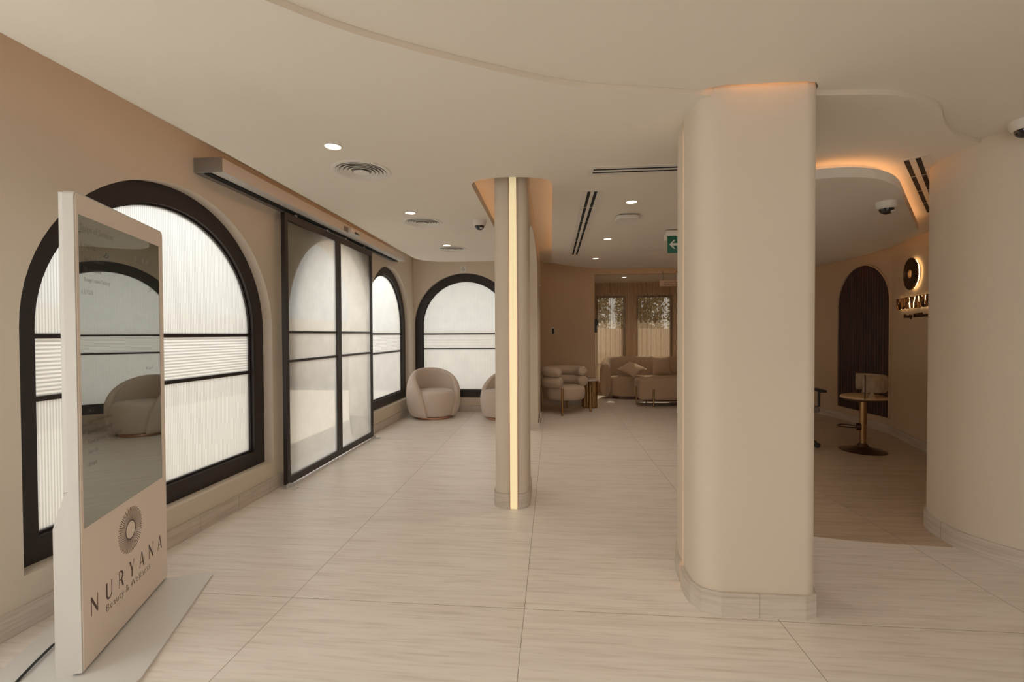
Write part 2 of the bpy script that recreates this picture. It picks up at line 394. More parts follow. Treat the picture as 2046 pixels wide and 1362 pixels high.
ZL, ZT, ZN, ZU = 2.385, 2.45, 2.410, 2.60      # low ceiling soffit / slab top / near ceiling / ceiling above the coves
KC = (ZL-1.3)/1.1
def kc(ps): return [tuple(c*KC for c in p[:2]) + tuple(p[2:]) for p in ps]
WX, BY = -2.34, 7.53                            # left wall and back wall faces

# ------------------------------------------------------------------ setting: floor, ceilings
struct('floor', prism([(-2.6, -3.2), (6.2, -3.2), (6.2, 10.3), (-2.6, 10.3)], -0.12, 0.0), M['floor'])
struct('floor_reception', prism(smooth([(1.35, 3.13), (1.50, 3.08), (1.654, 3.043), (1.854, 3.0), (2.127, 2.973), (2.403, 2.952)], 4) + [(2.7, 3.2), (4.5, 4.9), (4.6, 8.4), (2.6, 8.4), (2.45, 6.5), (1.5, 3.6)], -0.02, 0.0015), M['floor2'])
struct('ceiling', prism([(-2.6, -3.2), (6.2, -3.2), (6.2, 10.3), (-2.6, 10.3)], ZU, ZU+0.1), M['ceil'])

step = smooth([(-2.0, 0.15), (-1.55, 0.8), (-1.25, 1.14), (-0.953, 1.42), (-0.737, 1.608), (-0.421, 1.805), (-0.034, 2.004), (0.183, 2.082), (0.408, 2.132), (0.634, 2.180),
               (0.909, 2.225), (1.206, 2.243), (1.351, 2.252), (1.463, 2.260), (1.586, 2.276), (1.693, 2.318), (1.793, 2.361), (1.86, 2.401), (1.927, 2.455), (1.985, 2.52),
               (2.056, 2.60), (2.131, 2.672), (2.233, 2.755), (2.349, 2.828), (2.46, 2.885), (2.62, 2.95)], 4)
inner = [(3.2, 3.6), (4.6, 4.9), (4.6, 7.75)] + [(3.4, 7.9)] + smooth([(2.6, 7.9), (1.5, 7.88), (0.814, 7.789), (0.298, 7.444), (0.054, 7.153), (-0.005, 6.9)], 5) + [(0.0, 4.7)]
pocket = smooth([(0.004, 3.40), (-0.006, 3.332), (-0.039, 3.27), (-0.097, 3.23), (-0.153, 3.213), (-0.292, 3.194), (-0.384, 3.193), (-0.454, 3.201), (-0.51, 3.227), (-0.562, 3.275), (-0.588, 3.33), (-0.592, 3.42)], 4)
back = [(-0.592, 4.9), (-0.592, 6.825)] + smooth([(-0.827, 6.829), (-1.307, 6.821), (-1.68, 6.785), (-1.85, 6.70), (-1.95, 6.56), (-1.985, 6.40)], 5)
step, inner, pocket, back = kc(step), [(3.1, 3.55)] + kc(inner[1:]), kc(pocket), kc(back)
low = step + inner + pocket + back + kc([(-1.975, 5.4), (-1.962, 4.1), (-1.962, 2.6), (-1.985, 1.6), (-2.0, 0.9)])
cl = struct('ceiling_low', plate([low], ZT-ZL, Matrix.Translation((0, 0, ZL))), M['ceil'])
cl.data.materials.append(M['plaster'])
for p in cl.data.polygons:
    if abs(p.normal.z) < 0.5: p.material_index = 1
struct('ceiling_near', plate([[(-2.0, -2.98), (6.0, -2.98), (6.0, 3.4), (3.0, 3.4)] + [(x, y-0.001) for x, y in reversed(step) if x > 1.206] + [(1.204, 2.22), (1.198, 2.18), (1.168, 2.145), (1.118, 2.132), (0.77, 2.130), (0.71, 2.148), (0.685, 2.165)] + [(x, y-0.001) for x, y in reversed(step) if x < 0.66]], 0.05, Matrix.Translation((0, 0, ZN))), M['ceil'])
# floating reception ceiling panel with cove
pan = smooth([(1.48, 3.06), (1.622, 2.99), (1.731, 2.965), (1.876, 2.976), (2.007, 3.021), (2.168, 3.126), (2.304, 3.258)], 5) + [(3.416, 4.593)] + smooth([(3.636, 5.186), (3.80, 5.75), (3.83, 6.25), (3.77, 6.8), (3.70, 7.35)], 4) + [(2.75, 7.35), (1.40, 3.2)]
struct('ceiling_panel', prism(pan, 2.25, 2.31), M['ceil'])
cx = sum(p[0] for p in pan)/len(pan); cy = sum(p[1] for p in pan)/len(pan)
hang = [(cx + (x-cx)*0.86, cy + (y-cy)*0.86) for x, y in pan]
struct('ceiling_panel_hanger', prism(hang, 2.31, ZL+0.002), M['ceil'])

# ------------------------------------------------------------------ walls
YZ = lambda x: basis((x, 0, 0), (0, 1, 0), (0, 0, 1))      # local x->Y, y->Z, z->+X
W1 = (2.714, 0.235, 1.335, 0.909); W2 = (6.45, 0.27, 1.41, 0.88); DA = (4.75, 0.0, 1.41, 0.89)
W4 = (0.62, 0.235, 1.335, 0.909); W5 = (-1.5, 0.235, 1.335, 0.909)  # unseen windows nearer the viewer, added to bring daylight into the foreground
outer = [(-3.0, 0), (DA[0]-DA[3], 0)] + list(reversed(arch(DA[0], 0, DA[2], DA[3])[2:])) + [(DA[0]+DA[3], 0), (7.75, 0), (7.75, ZU), (-3.0, ZU)]
struct('wall_left', plate([outer, arch(*W1), arch(*W2), arch(*W4), arch(*W5)], 0.24, YZ(WX-0.24)), M['plaster'])
XZ = lambda y: basis((0, y, 0), (1, 0, 0), (0, 0, 1))      # z -> -Y
W3 = (-1.462, 0.232, 1.455, 0.87)
struct('wall_back', plate([[(WX, 0), (-0.21, 0), (-0.21, ZU), (WX, ZU)], arch(*W3)], 0.24, XZ(BY+0.24)), M['plaster'])
# partition with a low arch running back from the lit column
part = [(3.62, 2.0), (3.62, ZU), (7.52, ZU), (7.52, 0), (6.10, 0), (6.10, 2.083)] + [(4.965 + 1.135*math.cos(PI*k/30), 2.083 + 0.285*math.sin(PI*k/30)) for k in range(1, 30)] + [(3.83, 2.083), (3.83, 2.0)]
struct('wall_partition', plate([part], 0.115, YZ(-0.31)), M['plaster'])
wait = smooth([(-0.195, 7.0), (-0.235, 7.35), (-0.262, 7.7), (-0.25, 8.0), (-0.18, 8.25), (0.0, 8.41), (0.25, 8.45), (0.771, 8.45)], 5)
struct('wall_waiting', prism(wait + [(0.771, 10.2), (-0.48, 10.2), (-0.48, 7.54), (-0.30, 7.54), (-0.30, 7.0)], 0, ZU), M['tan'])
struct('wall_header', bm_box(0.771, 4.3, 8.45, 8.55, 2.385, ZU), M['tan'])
struct('ceiling_recess', bm_box(0.771, 4.3, 8.551, 10.1, 2.385, 2.46), M['ceil'])
pier = smooth([(6.0, 1.2), (4.6, 1.62), (3.6, 2.02), (3.0, 2.35), (2.72, 2.545), (2.56, 2.69), (2.515, 2.745), (2.462, 2.84), (2.432, 2.95), (2.437, 3.06), (2.455, 3.16), (2.49, 3.25), (2.55, 3.33), (2.75, 3.50)], 5)
struct('wall_right', prism(pier + [(6.0, 3.50)], 0, ZU), M['plaster'])
recw = smooth([(2.75, 3.50), (3.2, 3.80), (3.6, 4.22), (3.84, 4.75), (3.99, 5.15), (4.13, 5.62), (4.26, 6.05), (4.318, 6.22)], 4) + [(4.322, 7.30)] + smooth([(4.30, 7.5), (4.2, 7.85), (4.0, 8.2), (3.75, 8.45)], 4)
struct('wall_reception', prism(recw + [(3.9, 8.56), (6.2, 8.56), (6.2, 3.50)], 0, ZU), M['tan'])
struct('wall_recess_side', bm_box(3.9, 4.1, 8.56, 10.1, 0, 2.385), M['plaster'])
# garden-side window wall of the waiting recess
wins = [(0.95, 1.593), (1.828, 2.60), (2.842, 3.60)]
struct('wall_garden', plate([[(0.771, 0), (3.9, 0), (3.9, ZU), (0.771, ZU)]] + [[(a, 0.60), (b_, 0.60), (b_, 2.13), (a, 2.13)] for a, b_ in wins], 0.2, XZ(10.30)), M['plaster'])
# front wall behind the viewer with the glazed entrance
struct('wall_front', plate([[(-2.4, 0), (6.0, 0), (6.0, ZU), (-2.4, ZU)], [(-1.7, 0.25), (4.1, 0.25), (4.1, 2.3), (-1.7, 2.3)]], 0.15, XZ(-3.0)), M['plaster'])
struct('wall_side', bm_box(5.9, 6.05, -3.0, 1.3, 0, ZU), M['plaster'])

# ------------------------------------------------------------------ skirtings
def skirt(name, path, d=0.012, z=0.11):
    return struct(name, ribbon(path, d, 0.0, z), M['skirt'])
JM = M['skirt']
skirt('baseboard_left', [(WX, 3.855), (WX, -2.9)], 0.014)
skirt('baseboard_left_rear', [(WX, BY), (WX, 5.645)], 0.014)
skirt('baseboard_back', [(-0.315, BY), (WX+0.014, BY)], 0.014)
skirt('baseboard_right', pier, 0.014)
skirt('baseboard_reception', recw, 0.014)
skirt('baseboard_waiting', list(reversed(wait[2:])), 0.012) if False else skirt('baseboard_waiting', wait[3:], -0.012)
skirt('baseboard_partition', [(-0.322, 7.5), (-0.322, 6.088), (-0.183, 6.088), (-0.183, 7.0)], -0.012)

# ------------------------------------------------------------------ windows
def arched_window(name, W, mtx, gv, bars, glass_depth):
    """mtx: local x along wall, y up, z towards the room; frame front at local z=0"""
    cx, z0, zs, r = W
    r0 = r - 0.001; r1 = r - 0.125
    f = link(name, plate([arch(cx, z0+0.001, zs, r0), arch(cx, z0+0.118, zs, r1)], 0.06, mtx @ Matrix.Translation((0, 0, -0.06))), M['black'])
    f['kind'] = 'structure'
    # inner glazing bead
    link('bead', plate([arch(cx, z0+0.116, zs, r1+0.002), arch(cx, z0+0.132, zs, r1-0.014)], 0.03, mtx @ Matrix.Translation((0, 0, -0.055))), M['black'], f)
    rg = r1 + 0.001
    b0, b1 = bars
    for zb in bars:
        half = rg if zb <= zs else math.sqrt(max(0, rg*rg-(zb-zs)**2))
        link('glazing_bar', plate([[(cx-half, zb-0.012), (cx+half, zb-0.012), (cx+half, zb+0.012), (cx-half, zb+0.012)]], 0.026, mtx @ Matrix.Translation((0, 0, -0.05))), M['black'], f)
    zt = b0+0.012; a0 = math.asin(max(-1, (zt-zs)/rg)) if zt > zs else 0
    n = 36
    top = ([(cx-rg, zt), (cx+rg, zt)] if zt <= zs else []) + [(cx + rg*math.cos(a0+(PI-2*a0)*k/n), zs + rg*math.sin(a0+(PI-2*a0)*k/n)) for k in range(n+1)]
    T = mtx @ Matrix.Translation((0, 0, -0.045))
    link('upper_pane', plate([top], 0.006, T), gv, f)
    link('middle_pane', plate([[(cx-rg, b1+0.012), (cx+rg, b1+0.012), (cx+rg, b0-0.012), (cx-rg, b0-0.012)]], 0.006, T), M['glassH'], f)
    link('lower_pane', plate([[(cx-rg, z0+0.117), (cx+rg, z0+0.117), (cx+rg, b1-0.012), (cx-rg, b1-0.012)]], 0.006, T), gv, f)
    return f
arched_window('window_1', W1, YZ(-2.42), M['glassV'], (1.30, 1.00), 0)
arched_window('window_2', W2, YZ(-2.42), M['glassV'], (1.31, 1.035), 0)
arched_window('window_3', W3, XZ(7.60), M['glassVx'], (1.305, 1.052), 0)
arched_window('window_4', W4, YZ(-2.42), M['glassV'], (1.30, 1.00), 0)
arched_window('window_5', W5, YZ(-2.42), M['glassV'], (1.30, 1.00), 0)
for i, (a, b_) in enumerate(wins):
    f = link('window_%d' % (6+i), plate([[(a, 0.60), (b_, 0.60), (b_, 2.13), (a, 2.13)], [(a+0.045, 0.645), (b_-0.045, 0.645), (b_-0.045, 2.085), (a+0.045, 2.085)]], 0.06, XZ(10.2)), M['black'])
    f['kind'] = 'structure'
    link('pane', plate([[(a+0.04, 0.64), (b_-0.04, 0.64), (b_-0.04, 2.09), (a+0.04, 2.09)]], 0.006, XZ(10.18)), M['clear'], f)
f = link('window_9', plate([[(-1.7, 0.25), (4.1, 0.25), (4.1, 2.3), (-1.7, 2.3)]] + [[(-1.64+1.43*k, 0.31), (-0.27+1.43*k, 0.31), (-0.27+1.43*k, 2.24), (-1.64+1.43*k, 2.24)] for k in range(4)], 0.06, XZ(-3.02)), M['black'])
f['kind'] = 'structure'
link('pane', plate([[(-1.66, 0.29), (4.06, 0.29), (4.06, 2.26), (-1.66, 2.26)]], 0.006, XZ(-3.04)), M['clear'], f)

# ------------------------------------------------------------------ sliding doors in front of the arched doorway
def door_leaf(name, y0, y1, xf):
    z0, z1 = 0.022, 2.338
    sw = 0.045
    f = link(name, plate([[(y0, z0), (y1, z0), (y1, z1), (y0, z1)], [(y0+sw, z0+0.06), (y1-sw, z0+0.06), (y1-sw, z1-0.06), (y0+sw, z1-0.06)]], 0.036, YZ(xf-0.036)), M['black'])
    f['kind'] = 'structure'
    for zb in (1.325, 1.075):
        link('glazing_bar', plate([[(y0+sw, zb-0.011), (y1-sw, zb-0.011), (y1-sw, zb+0.011), (y0+sw, zb+0.011)]], 0.024, YZ(xf-0.030)), M['black'], f)
    link('pane', plate([[(y0+sw-0.003, z0+0.057), (y1-sw+0.003, z0+0.057), (y1-sw+0.003, z1-0.057), (y0+sw-0.003, z1-0.057)]], 0.006, YZ(xf-0.021)), M['door_glass'], f)
    for k in range(2):
        yy = y0 + (0.2 if k == 0 else y1-y0-0.2)
        obj('hanger_bolt', bm_box(xf-0.024, xf-0.012, yy-0.012, yy+0.012, z1, z1+0.026), M['grey_metal'], f)
    return f
d1 = door_leaf('door_1', 3.668, 4.640, -2.245)
d2 = door_leaf('door_2', 4.644, 5.535, -2.245)
for yy, lb in ((3.66, 'steel floor guide bracket at the near foot of the sliding doors'), (5.53, 'steel floor guide bracket at the far foot of the sliding doors')):
    g = bm_box(-2.285, -2.16, yy-0.03, yy+0.03, 0.0, 0.006, 0.001); bm_box(-2.238, -2.228, yy-0.026, yy+0.026, 0.006, 0.04, 0.001, bm=g)
    tag(obj('floor_guide', g, M['grey_metal']), lb, 'door hardware')
# operator housing
t = thing('door_operator', 'long grey aluminium operator housing over the sliding glass doors', 'door operator', (-2.24, 4.65, 2.365))
def local(bm, t): bm.transform(Matrix.Translation(-Vector(t.location))); return bm
obj('housing', local(bm_box(WX, -2.148, 2.815, 6.51, 2.372, 2.462, 0.003), t), M['grey_metal'], t)
obj('end_cap', local(bm_box(WX, -2.146, 2.805, 2.815, 2.368, 2.464, 0.002), t), M['grey_cap'], t)
obj('end_cap', local(bm_box(WX, -2.146, 6.51, 6.52, 2.368, 2.464, 0.002), t), M['grey_metal'], t)
obj('track_slot', local(bm_box(-2.285, -2.235, 2.83, 6.48, 2.362, 2.374), t), M['void'], t)
obj('track_rail', local(bm_box(WX, -2.288, 2.83, 6.48, 2.366, 2.376), t), M['grey_cap'], t)
t = thing('motion_sensor', 'small grey motion sensor on the front of the door operator', 'sensor', (-2.14, 4.73, 2.40))
obj('back_plate', local(bm_box(-2.148, -2.138, 4.56, 4.90, 2.382, 2.428, 0.002), t), M['grey_cap'], t)
obj('sensor_head', local(bm_box(-2.138, -2.085, 4.62, 4.84, 2.366, 2.424, 0.012, 3), t), M['grey_metal'], t)
obj('sensor_lens', local(bm_box(-2.092, -2.078, 4.68, 4.78, 2.372, 2.392, 0.004), t), M['dome'], t)

# ------------------------------------------------------------------ columns
def column(name, outline, z1, sk=0.014, gap=None):
    c = struct(name, prism(outline, 0, z1), M['plaster'])
    return c
# lit column at the head of the partition
c2 = rrect(0.252, 0.46, 0.075, 6, -0.309, 3.60)
column('column_lit', c2, ZU)
sk = rrect(0.276, 0.484, 0.085, 3, -0.309, 3.60)
struct('baseboard_lit_column', plate([sk, rrect(0.250, 0.458, 0.075, 6, -0.309, 3.60)], 0.11, Matrix.Identity(4)), M['skirt'])
ls = thing('light_strip', 'tall cream light strip let into the front of the slim column', 'light strip', (-0.287, 3.36, 0))
obj('diffuser', local(bm_box(-0.315, -0.262, 3.353, 3.372, 0.0, ZU-0.002), ls), M['led_cream'], ls)
for xx in (-0.3175, -0.2595): obj('edge_trim', local(bm_box(xx-0.0022, xx+0.0022, 3.352, 3.372, 0.0, ZU-0.002), ls), M['copper'], ls)
# the light strip is let in between two runs of skirting
# big rounded column
PY = 2.160
cA = [(0.77, PY), (1.12, PY)] + [(1.12 + 0.065*math.sin(PI/2*k/8), PY + 0.065 - 0.065*math.cos(PI/2*k/8)) for k in range(1, 9)] + [(1.185, 2.62)] + \
     [(1.12 + 0.065*math.cos(PI/2*k/8), 2.69 + 0.065*math.sin(PI/2*k/8)) for k in range(0, 9)] + \
     [(0.83, 2.755)]
left_lower = [(0.715, 2.178), (0.682, 2.217), (0.668, 2.268), (0.665, 2.33), (0.667, 2.385)]
left_upper = [(0.675, 2.415), (0.682, 2.52), (0.70, 2.62), (0.74, 2.71)]
front = smooth([(0.83, PY), (0.77, PY)] + left_lower, 4)
colp = list(reversed(front))
outline1 = smooth([(0.83, 2.755), (0.765, 2.735), (0.715, 2.67), (0.688, 2.58), (0.678, 2.50), (0.674, 2.43)], 4) + [(0.692, 2.43), (0.692, 2.382)] + smooth(list(reversed(left_lower)) + [(0.77, PY), (0.86, PY)], 4) + \
    [(1.138, PY)] + [(1.138 + 0.065*math.sin(PI/2*k/8), PY + 0.065 - 0.065*math.cos(PI/2*k/8)) for k in range(1, 9)] + [(1.203, 2.69)] + [(1.138 + 0.065*math.cos(PI/2*k/8), 2.69 + 0.065*math.sin(PI/2*k/8)) for k in range(1, 9)]
column('column_main', outline1, ZU)
ccx, ccy = 0.925, 2.445
skA = [(x + (0.012 if x > ccx else -0.012), y + (0.012 if y > ccy else -0.012)) for x, y in [(0.77, 2.745), (0.70, 2.66), (0.675, 2.55), (0.672, 2.43)]]
f1 = [(0.674, 2.43), (0.680, 2.52), (0.70, 2.62), (0.745, 2.70), (0.83, 2.755), (1.12, 2.755), (1.166, 2.736), (1.185, 2.69)]
f2 = [(0.667, 2.382), (0.665, 2.30), (0.672, 2.225), (0.70, 2.165), (0.77, 2.135), (1.12, 2.135), (1.166, 2.154), (1.185, 2.20), (1.185, 2.69)]
struct('baseboard_main_column_rear', ribbon([(0.674, 2.43), (0.680, 2.52), (0.70, 2.62), (0.745, 2.715), (0.83, 2.757), (1.138, 2.757), (1.186, 2.738), (1.205, 2.70)], 0.014, 0, 0.11), M['skirt'], 15)
struct('baseboard_main_column', ribbon([(0.6655, 2.382), (0.6635, 2.30), (0.670, 2.245), (0.698, 2.188), (0.77, 2.159), (1.138, 2.159), (1.186, 2.179), (1.204, 2.225), (1.204, 2.70)], -0.014, 0, 0.11), M['skirt'], 15)
ls2 = thing('light_strip', 'thin amber light strip recessed in the left side of the thick column', 'light strip', (0.68, 2.406, 0))
obj('diffuser', local(bm_box(0.680, 0.694, 2.384, 2.428, 0.0, ZL-0.05), ls2), M['led_amber'], ls2)

# ------------------------------------------------------------------ cove light tapes
def tape(name, pts, label, group='amber cove light tapes', mat='led', r=0.006):
    b = bmesh.new()
    tube([(x, y, z) for x, y, z in pts], r, 6, b)
    return tag(obj(name, b, M[mat]), label, 'light tape', group)
tape('cove_tape', [(-1.925, y, ZT+0.012) for y in (-2.5, -1, 1, 2.6, 4.1, 5.4, 6.38)], 'amber light tape hidden on the ceiling edge along the left wall')
tape('cove_tape', [(x, y, ZT+0.012) for x, y in [(0.04, 3.5), (0.04, 6.9), (0.11, 7.12), (0.33, 7.39), (0.83, 7.73), (1.5, 7.83), (3.4, 7.85)]], 'amber light tape hidden above the waiting area ceiling edge')
tape('cove_tape', [(-0.625, y, ZT+0.012) for y in (3.45, 4.5, 5.6, 6.7)], 'amber light tape on the ceiling edge left of the slim lit column')
tape('cove_tape', [(0.80, 2.144, ZU-0.03), (1.13, 2.144, ZU-0.03)], 'amber light tape in the ceiling gap in front of the thick column', mat='led_strong')
hz = [(cx + (x-cx)*0.90, cy + (y-cy)*0.90, 2.322) for x, y in pan[3:]]
tape('cove_tape', hz, 'amber light tape lying on top of the floating reception panel')

# ------------------------------------------------------------------ ceiling fittings
dl = thing('downlight', 'round recessed downlight nearest the viewer left of the first round vent', 'downlight', (-1.272*KC, 2.569*KC, ZL), 0, 'recessed ceiling downlights')
obj('trim_ring', lathe([(0.052, 0.0), (0.052, -0.004), (0.046, -0.005), (0.042, 0.004)], 32), M['plastic'], dl)
obj('diffuser', lathe([(0.0, -0.0015), (0.043, -0.0015), (0.043, 0.0), (0.0, 0.0005)], 32), M['lamp'], dl)
dls = [((-1.275, 4.034, ZL), 'round recessed downlight beside the second round vent'),
       ((-1.291, 5.535, ZL), 'round recessed downlight beside the farthest round vent'),
       ((0.663, 3.891, ZL), 'round recessed downlight just in front of the square ceiling access point'),
       ((0.643, 5.377, ZL), 'round recessed downlight beyond the square ceiling access point, left of the exit sign'),
       ((0.633, 6.747, ZL), 'small far downlight at the end of the long slot diffuser'),
       ((1.40, 9.05, 2.385), 'small downlight in the soffit over the curtained windows'),
       ((0.15, 0.55, ZN), 'added unseen downlight in the raised ceiling almost above the viewer'),  # this and the next two are unseen, added to brighten the kiosk face
       ((1.75, 0.55, ZN), 'added unseen downlight in the raised ceiling to the right of the viewer'),
       ((0.15, -1.2, ZN), 'added unseen downlight in the raised ceiling behind the viewer')]
for p, lb in dls: dup(dl, (p[0]*KC, p[1]*KC, p[2]) if p[2] == ZL else p, 0, lb)
for i, (p, e) in enumerate([((-1.272, 2.569, ZL), 9), ((-1.275, 4.034, ZL), 9), ((-1.291, 5.535, ZL), 9), ((0.663, 3.891, ZL), 22), ((0.643, 5.377, ZL), 26), ((0.633, 6.747, ZL), 24), ((1.40, 9.05, 2.385), 10), ((0.15, 0.55, ZN), 29), ((1.75, 0.55, ZN), 10), ((0.15, -1.2, ZN), 16)]):  # last three beams belong to the downlights added for the kiosk face
    l = bpy.data.lights.new('downlight_beam', 'SPOT'); l.energy = e; l.color = (1, 0.87, 0.72); l.spot_size = math.radians(120); l.spot_blend = 0.8; l.shadow_soft_size = 0.04
    o = bpy.data.objects.new('downlight_beam', l); C.objects.link(o); o.location = (p[0]*KC, p[1]*KC, p[2]-0.01)

v = thing('round_vent', 'round ringed air vent nearest the viewer over the sliding doors', 'air vent', (-1.273*KC, 2.972*KC, ZL), 0, 'round air diffusers')
obj('flange', lathe([(0.190, 0.0), (0.188, -0.005), (0.170, -0.008), (0.160, -0.004), (0.158, 0.012)], 56), M['plastic'], v)
obj('duct_opening', lathe([(0.0, -0.0006), (0.158, -0.0006), (0.158, 0.0005), (0.0, 0.0005)], 40), M['grey_cap'], v)
b = bmesh.new()
for k, r in enumerate((0.143, 0.118, 0.093, 0.068)):
    lathe([(r-0.004, -0.001), (r+0.013, -0.010), (r+0.017, -0.009), (r+0.005, -0.001), (r-0.004, -0.001)], 48, b)
obj('louvre_rings', b, M['plastic'], v)
obj('centre_disc', lathe([(0.0, -0.001), (0.03, -0.001), (0.052, -0.012), (0.048, -0.0145), (0.0, -0.013)], 40), M['plastic'], v)
dup(v, (-1.266*KC, 4.388*KC, ZL), 0, 'middle round ringed air vent between the nearer and farther ones')
dup(v, (-1.284*KC, 5.785*KC, ZL), 0, 'farthest round ringed air vent near the back arched window')

def slot_vent(loc, rz, length, label, wd=0.15, rows=2):
    t = thing('slot_vent', label, 'air vent', loc, rz)
    b = bmesh.new()
    hw = wd/2
    g_ = 0.25*wd; xs = [-hw, -g_, -g_+0.024*wd/0.15, g_-0.024*wd/0.15, g_, hw] if rows == 2 else [-hw, -0.01, 0.01, hw]
    for k in range(0, len(xs), 2): bm_box(xs[k], xs[k+1], -length/2+0.0302, length/2-0.0302, -0.003, 0.001, bm=b)
    bm_box(-hw, hw, -length/2, -length/2+0.03, -0.003, 0.001, bm=b); bm_box(-hw, hw, length/2-0.03, length/2, -0.003, 0.001, bm=b)
    obj('frame', b, M['plastic'], t)
    b = bmesh.new()
    b.free()
    for k in range(1, len(xs)-1, 2): obj('slot', bm_box(xs[k], xs[k+1], -length/2+0.03, length/2-0.03, -0.002, 0.001), M['void'], t)
    n = max(2, int(length/0.45)) if rows == 2 else 0
    for k in range(1, n):
        y = -length/2 + length*k/n
        for q in range(1, len(xs)-1, 2): obj('clip', bm_box(xs[q], xs[q+1], y-0.006, y+0.006, -0.003, -0.0005), M['grey_metal'], t)
    return t
slot_vent((0.845*KC, 3.133*KC, ZL), PI/2, 1.18, 'white linear slot vent running crosswise, half behind the thick column', 0.16)
slot_vent((0.313*KC, 4.98*KC, ZL), 0, 2.84, 'long white slot vent pointing away towards the waiting area')
slot_vent((1.45*KC, 7.72*KC, ZL), PI/2+0.0, 1.3, 'thin dark slot vent at the waiting area ceiling edge', 0.06, 1)
sv = slot_vent((2.871*KC, 3.802*KC, ZL), -0.714, 1.85, 'slanting slot vent between the reception panel and the right wall', 0.165)

b = lathe([(0.0, -0.012), (0.085, -0.012), (0.10, -0.005), (0.10, 0.0), (0.0, 0.0)], 40)
sp = obj('ceiling_speaker', b, M['plastic']); sp.location = (1.337*KC, 6.114*KC, ZL); tag(sp, 'flat round white ceiling speaker left of the exit sign', 'speaker')
t = thing('access_point', 'white rounded square wireless access point on the ceiling', 'access point', (0.70*KC, 4.36*KC, ZL), 0.05)
obj('cover', plate([rrect(0.205, 0.205, 0.05)], 0.018, Matrix.Translation((0, 0, -0.045))), M['plastic'], t) if False else link('cover', plate([rrect(0.20, 0.20, 0.05)], 0.032, Matrix.Translation((0, 0, -0.045))), M['plastic'], t)
link('base', plate([rrect(0.15, 0.15, 0.03)], 0.013, Matrix.Translation((0, 0, -0.013))), M['grey_cap'], t)

def dome_cam(loc, label, s=1.0, rz=0):
    t = thing('dome_camera', label, 'security camera', loc, rz)
    obj('housing', lathe([(0.0, 0.0), (0.066*s, 0.0), (0.066*s, -0.012*s), (0.060*s, -0.040*s), (0.050*s, -0.050*s), (0.0, -0.050*s)], 36), M['plastic'], t)
    b = bmesh.new(); lathe([(0.046*s*math.cos(a), -0.046*s-0.044*s*math.sin(a)) for a in [PI/2*k/10 for k in range(11)]], 32, b)
    obj('dome', b, M['dome'], t)
    obj('lens', lathe([(0.0, -0.0), (0.014*s, 0.0), (0.014*s, -0.01*s), (0.0, -0.012*s)], 16, None, (0.02*s, -0.034*s, -0.070*s)), M['grey_metal'], t)
    return t
dome_cam((-0.70*KC, 4.39*KC, ZL), 'white dome security camera on the ceiling left of the slim lit column')
dome_cam((2.43, 3.56, 2.25), 'white dome security camera under the reception panel near the backlit logo')
dome_cam((2.482, 2.635, ZN), 'dome security camera at the top right beside the curved right wall', 1.0)

# exit sign
t = thing('exit_sign', 'green running man exit sign with white left arrow hanging beside the thick column', 'exit sign', (1.42, 4.909, ZL))
obj('housing', local(bm_box(1.185, 1.66, 4.885, 4.945, 2.318, 2.375, 0.006), t), M['plastic'], t)
obj('ceiling_bracket', local(bm_box(1.33, 1.50, 4.895, 4.935, 2.372, ZL, 0.003), t), M['plastic'], t)
obj('side_clip', local(bm_box(1.172, 1.20, 4.905, 4.925, 2.268, 2.33, 0.003), t), M['plastic'], t)
pn = obj('sign_panel', local(bm_box(1.207, 1.64, 4.912, 4.920, 2.142, 2.322, 0.001), t), M['green'], t)
def flat(name, loops, y, mat, parent, t, depth=0.002):
    return link(name, plate(loops, depth, Matrix.Translation(-Vector(t.location)) @ XZ(y)), mat, parent)
ax, az = 1.225, 2.232
flat('arrow', [[(ax, az), (ax+0.045, az+0.045), (ax+0.062, az+0.045), (ax+0.030, az+0.012), (ax+0.105, az+0.012), (ax+0.105, az-0.012), (ax+0.030, az-0.012), (ax+0.062, az-0.045), (ax+0.045, az-0.045)]], 4.912, M['sign_white'], pn, t)
flat('doorway', [[(1.385, 2.160), (1.50, 2.160), (1.50, 2.305), (1.385, 2.305)], [(1.397, 2.160+0.012), (1.488, 2.172), (1.488, 2.293), (1.397, 2.293)]], 4.912, M['sign_white'], pn, t)
b = bmesh.new()
for pts, r in (([(1.445, 4.911, 2.24), (1.432, 4.911, 2.20)], 0.010), ([(1.432, 4.911, 2.20), (1.415, 4.911, 2.185), (1.42, 4.911, 2.165)], 0.006), ([(1.435, 4.911, 2.20), (1.455, 4.911, 2.185), (1.47, 4.911, 2.17)], 0.006), ([(1.445, 4.911, 2.238), (1.415, 4.911, 2.228)], 0.005), ([(1.448, 4.911, 2.236), (1.47, 4.911, 2.222)], 0.005)):
    tube(pts, r*0.9, 6, b)
bmesh.ops.create_uvsphere(b, u_segments=10, v_segments=8, radius=0.010, matrix=Matrix.Translation((1.45, 4.911, 2.262)))
for vv in b.verts: vv.co.y = 4.911 + (vv.co.y-4.911)*0.2
obj('running_man', local(b, t), M['sign_white'], pn)

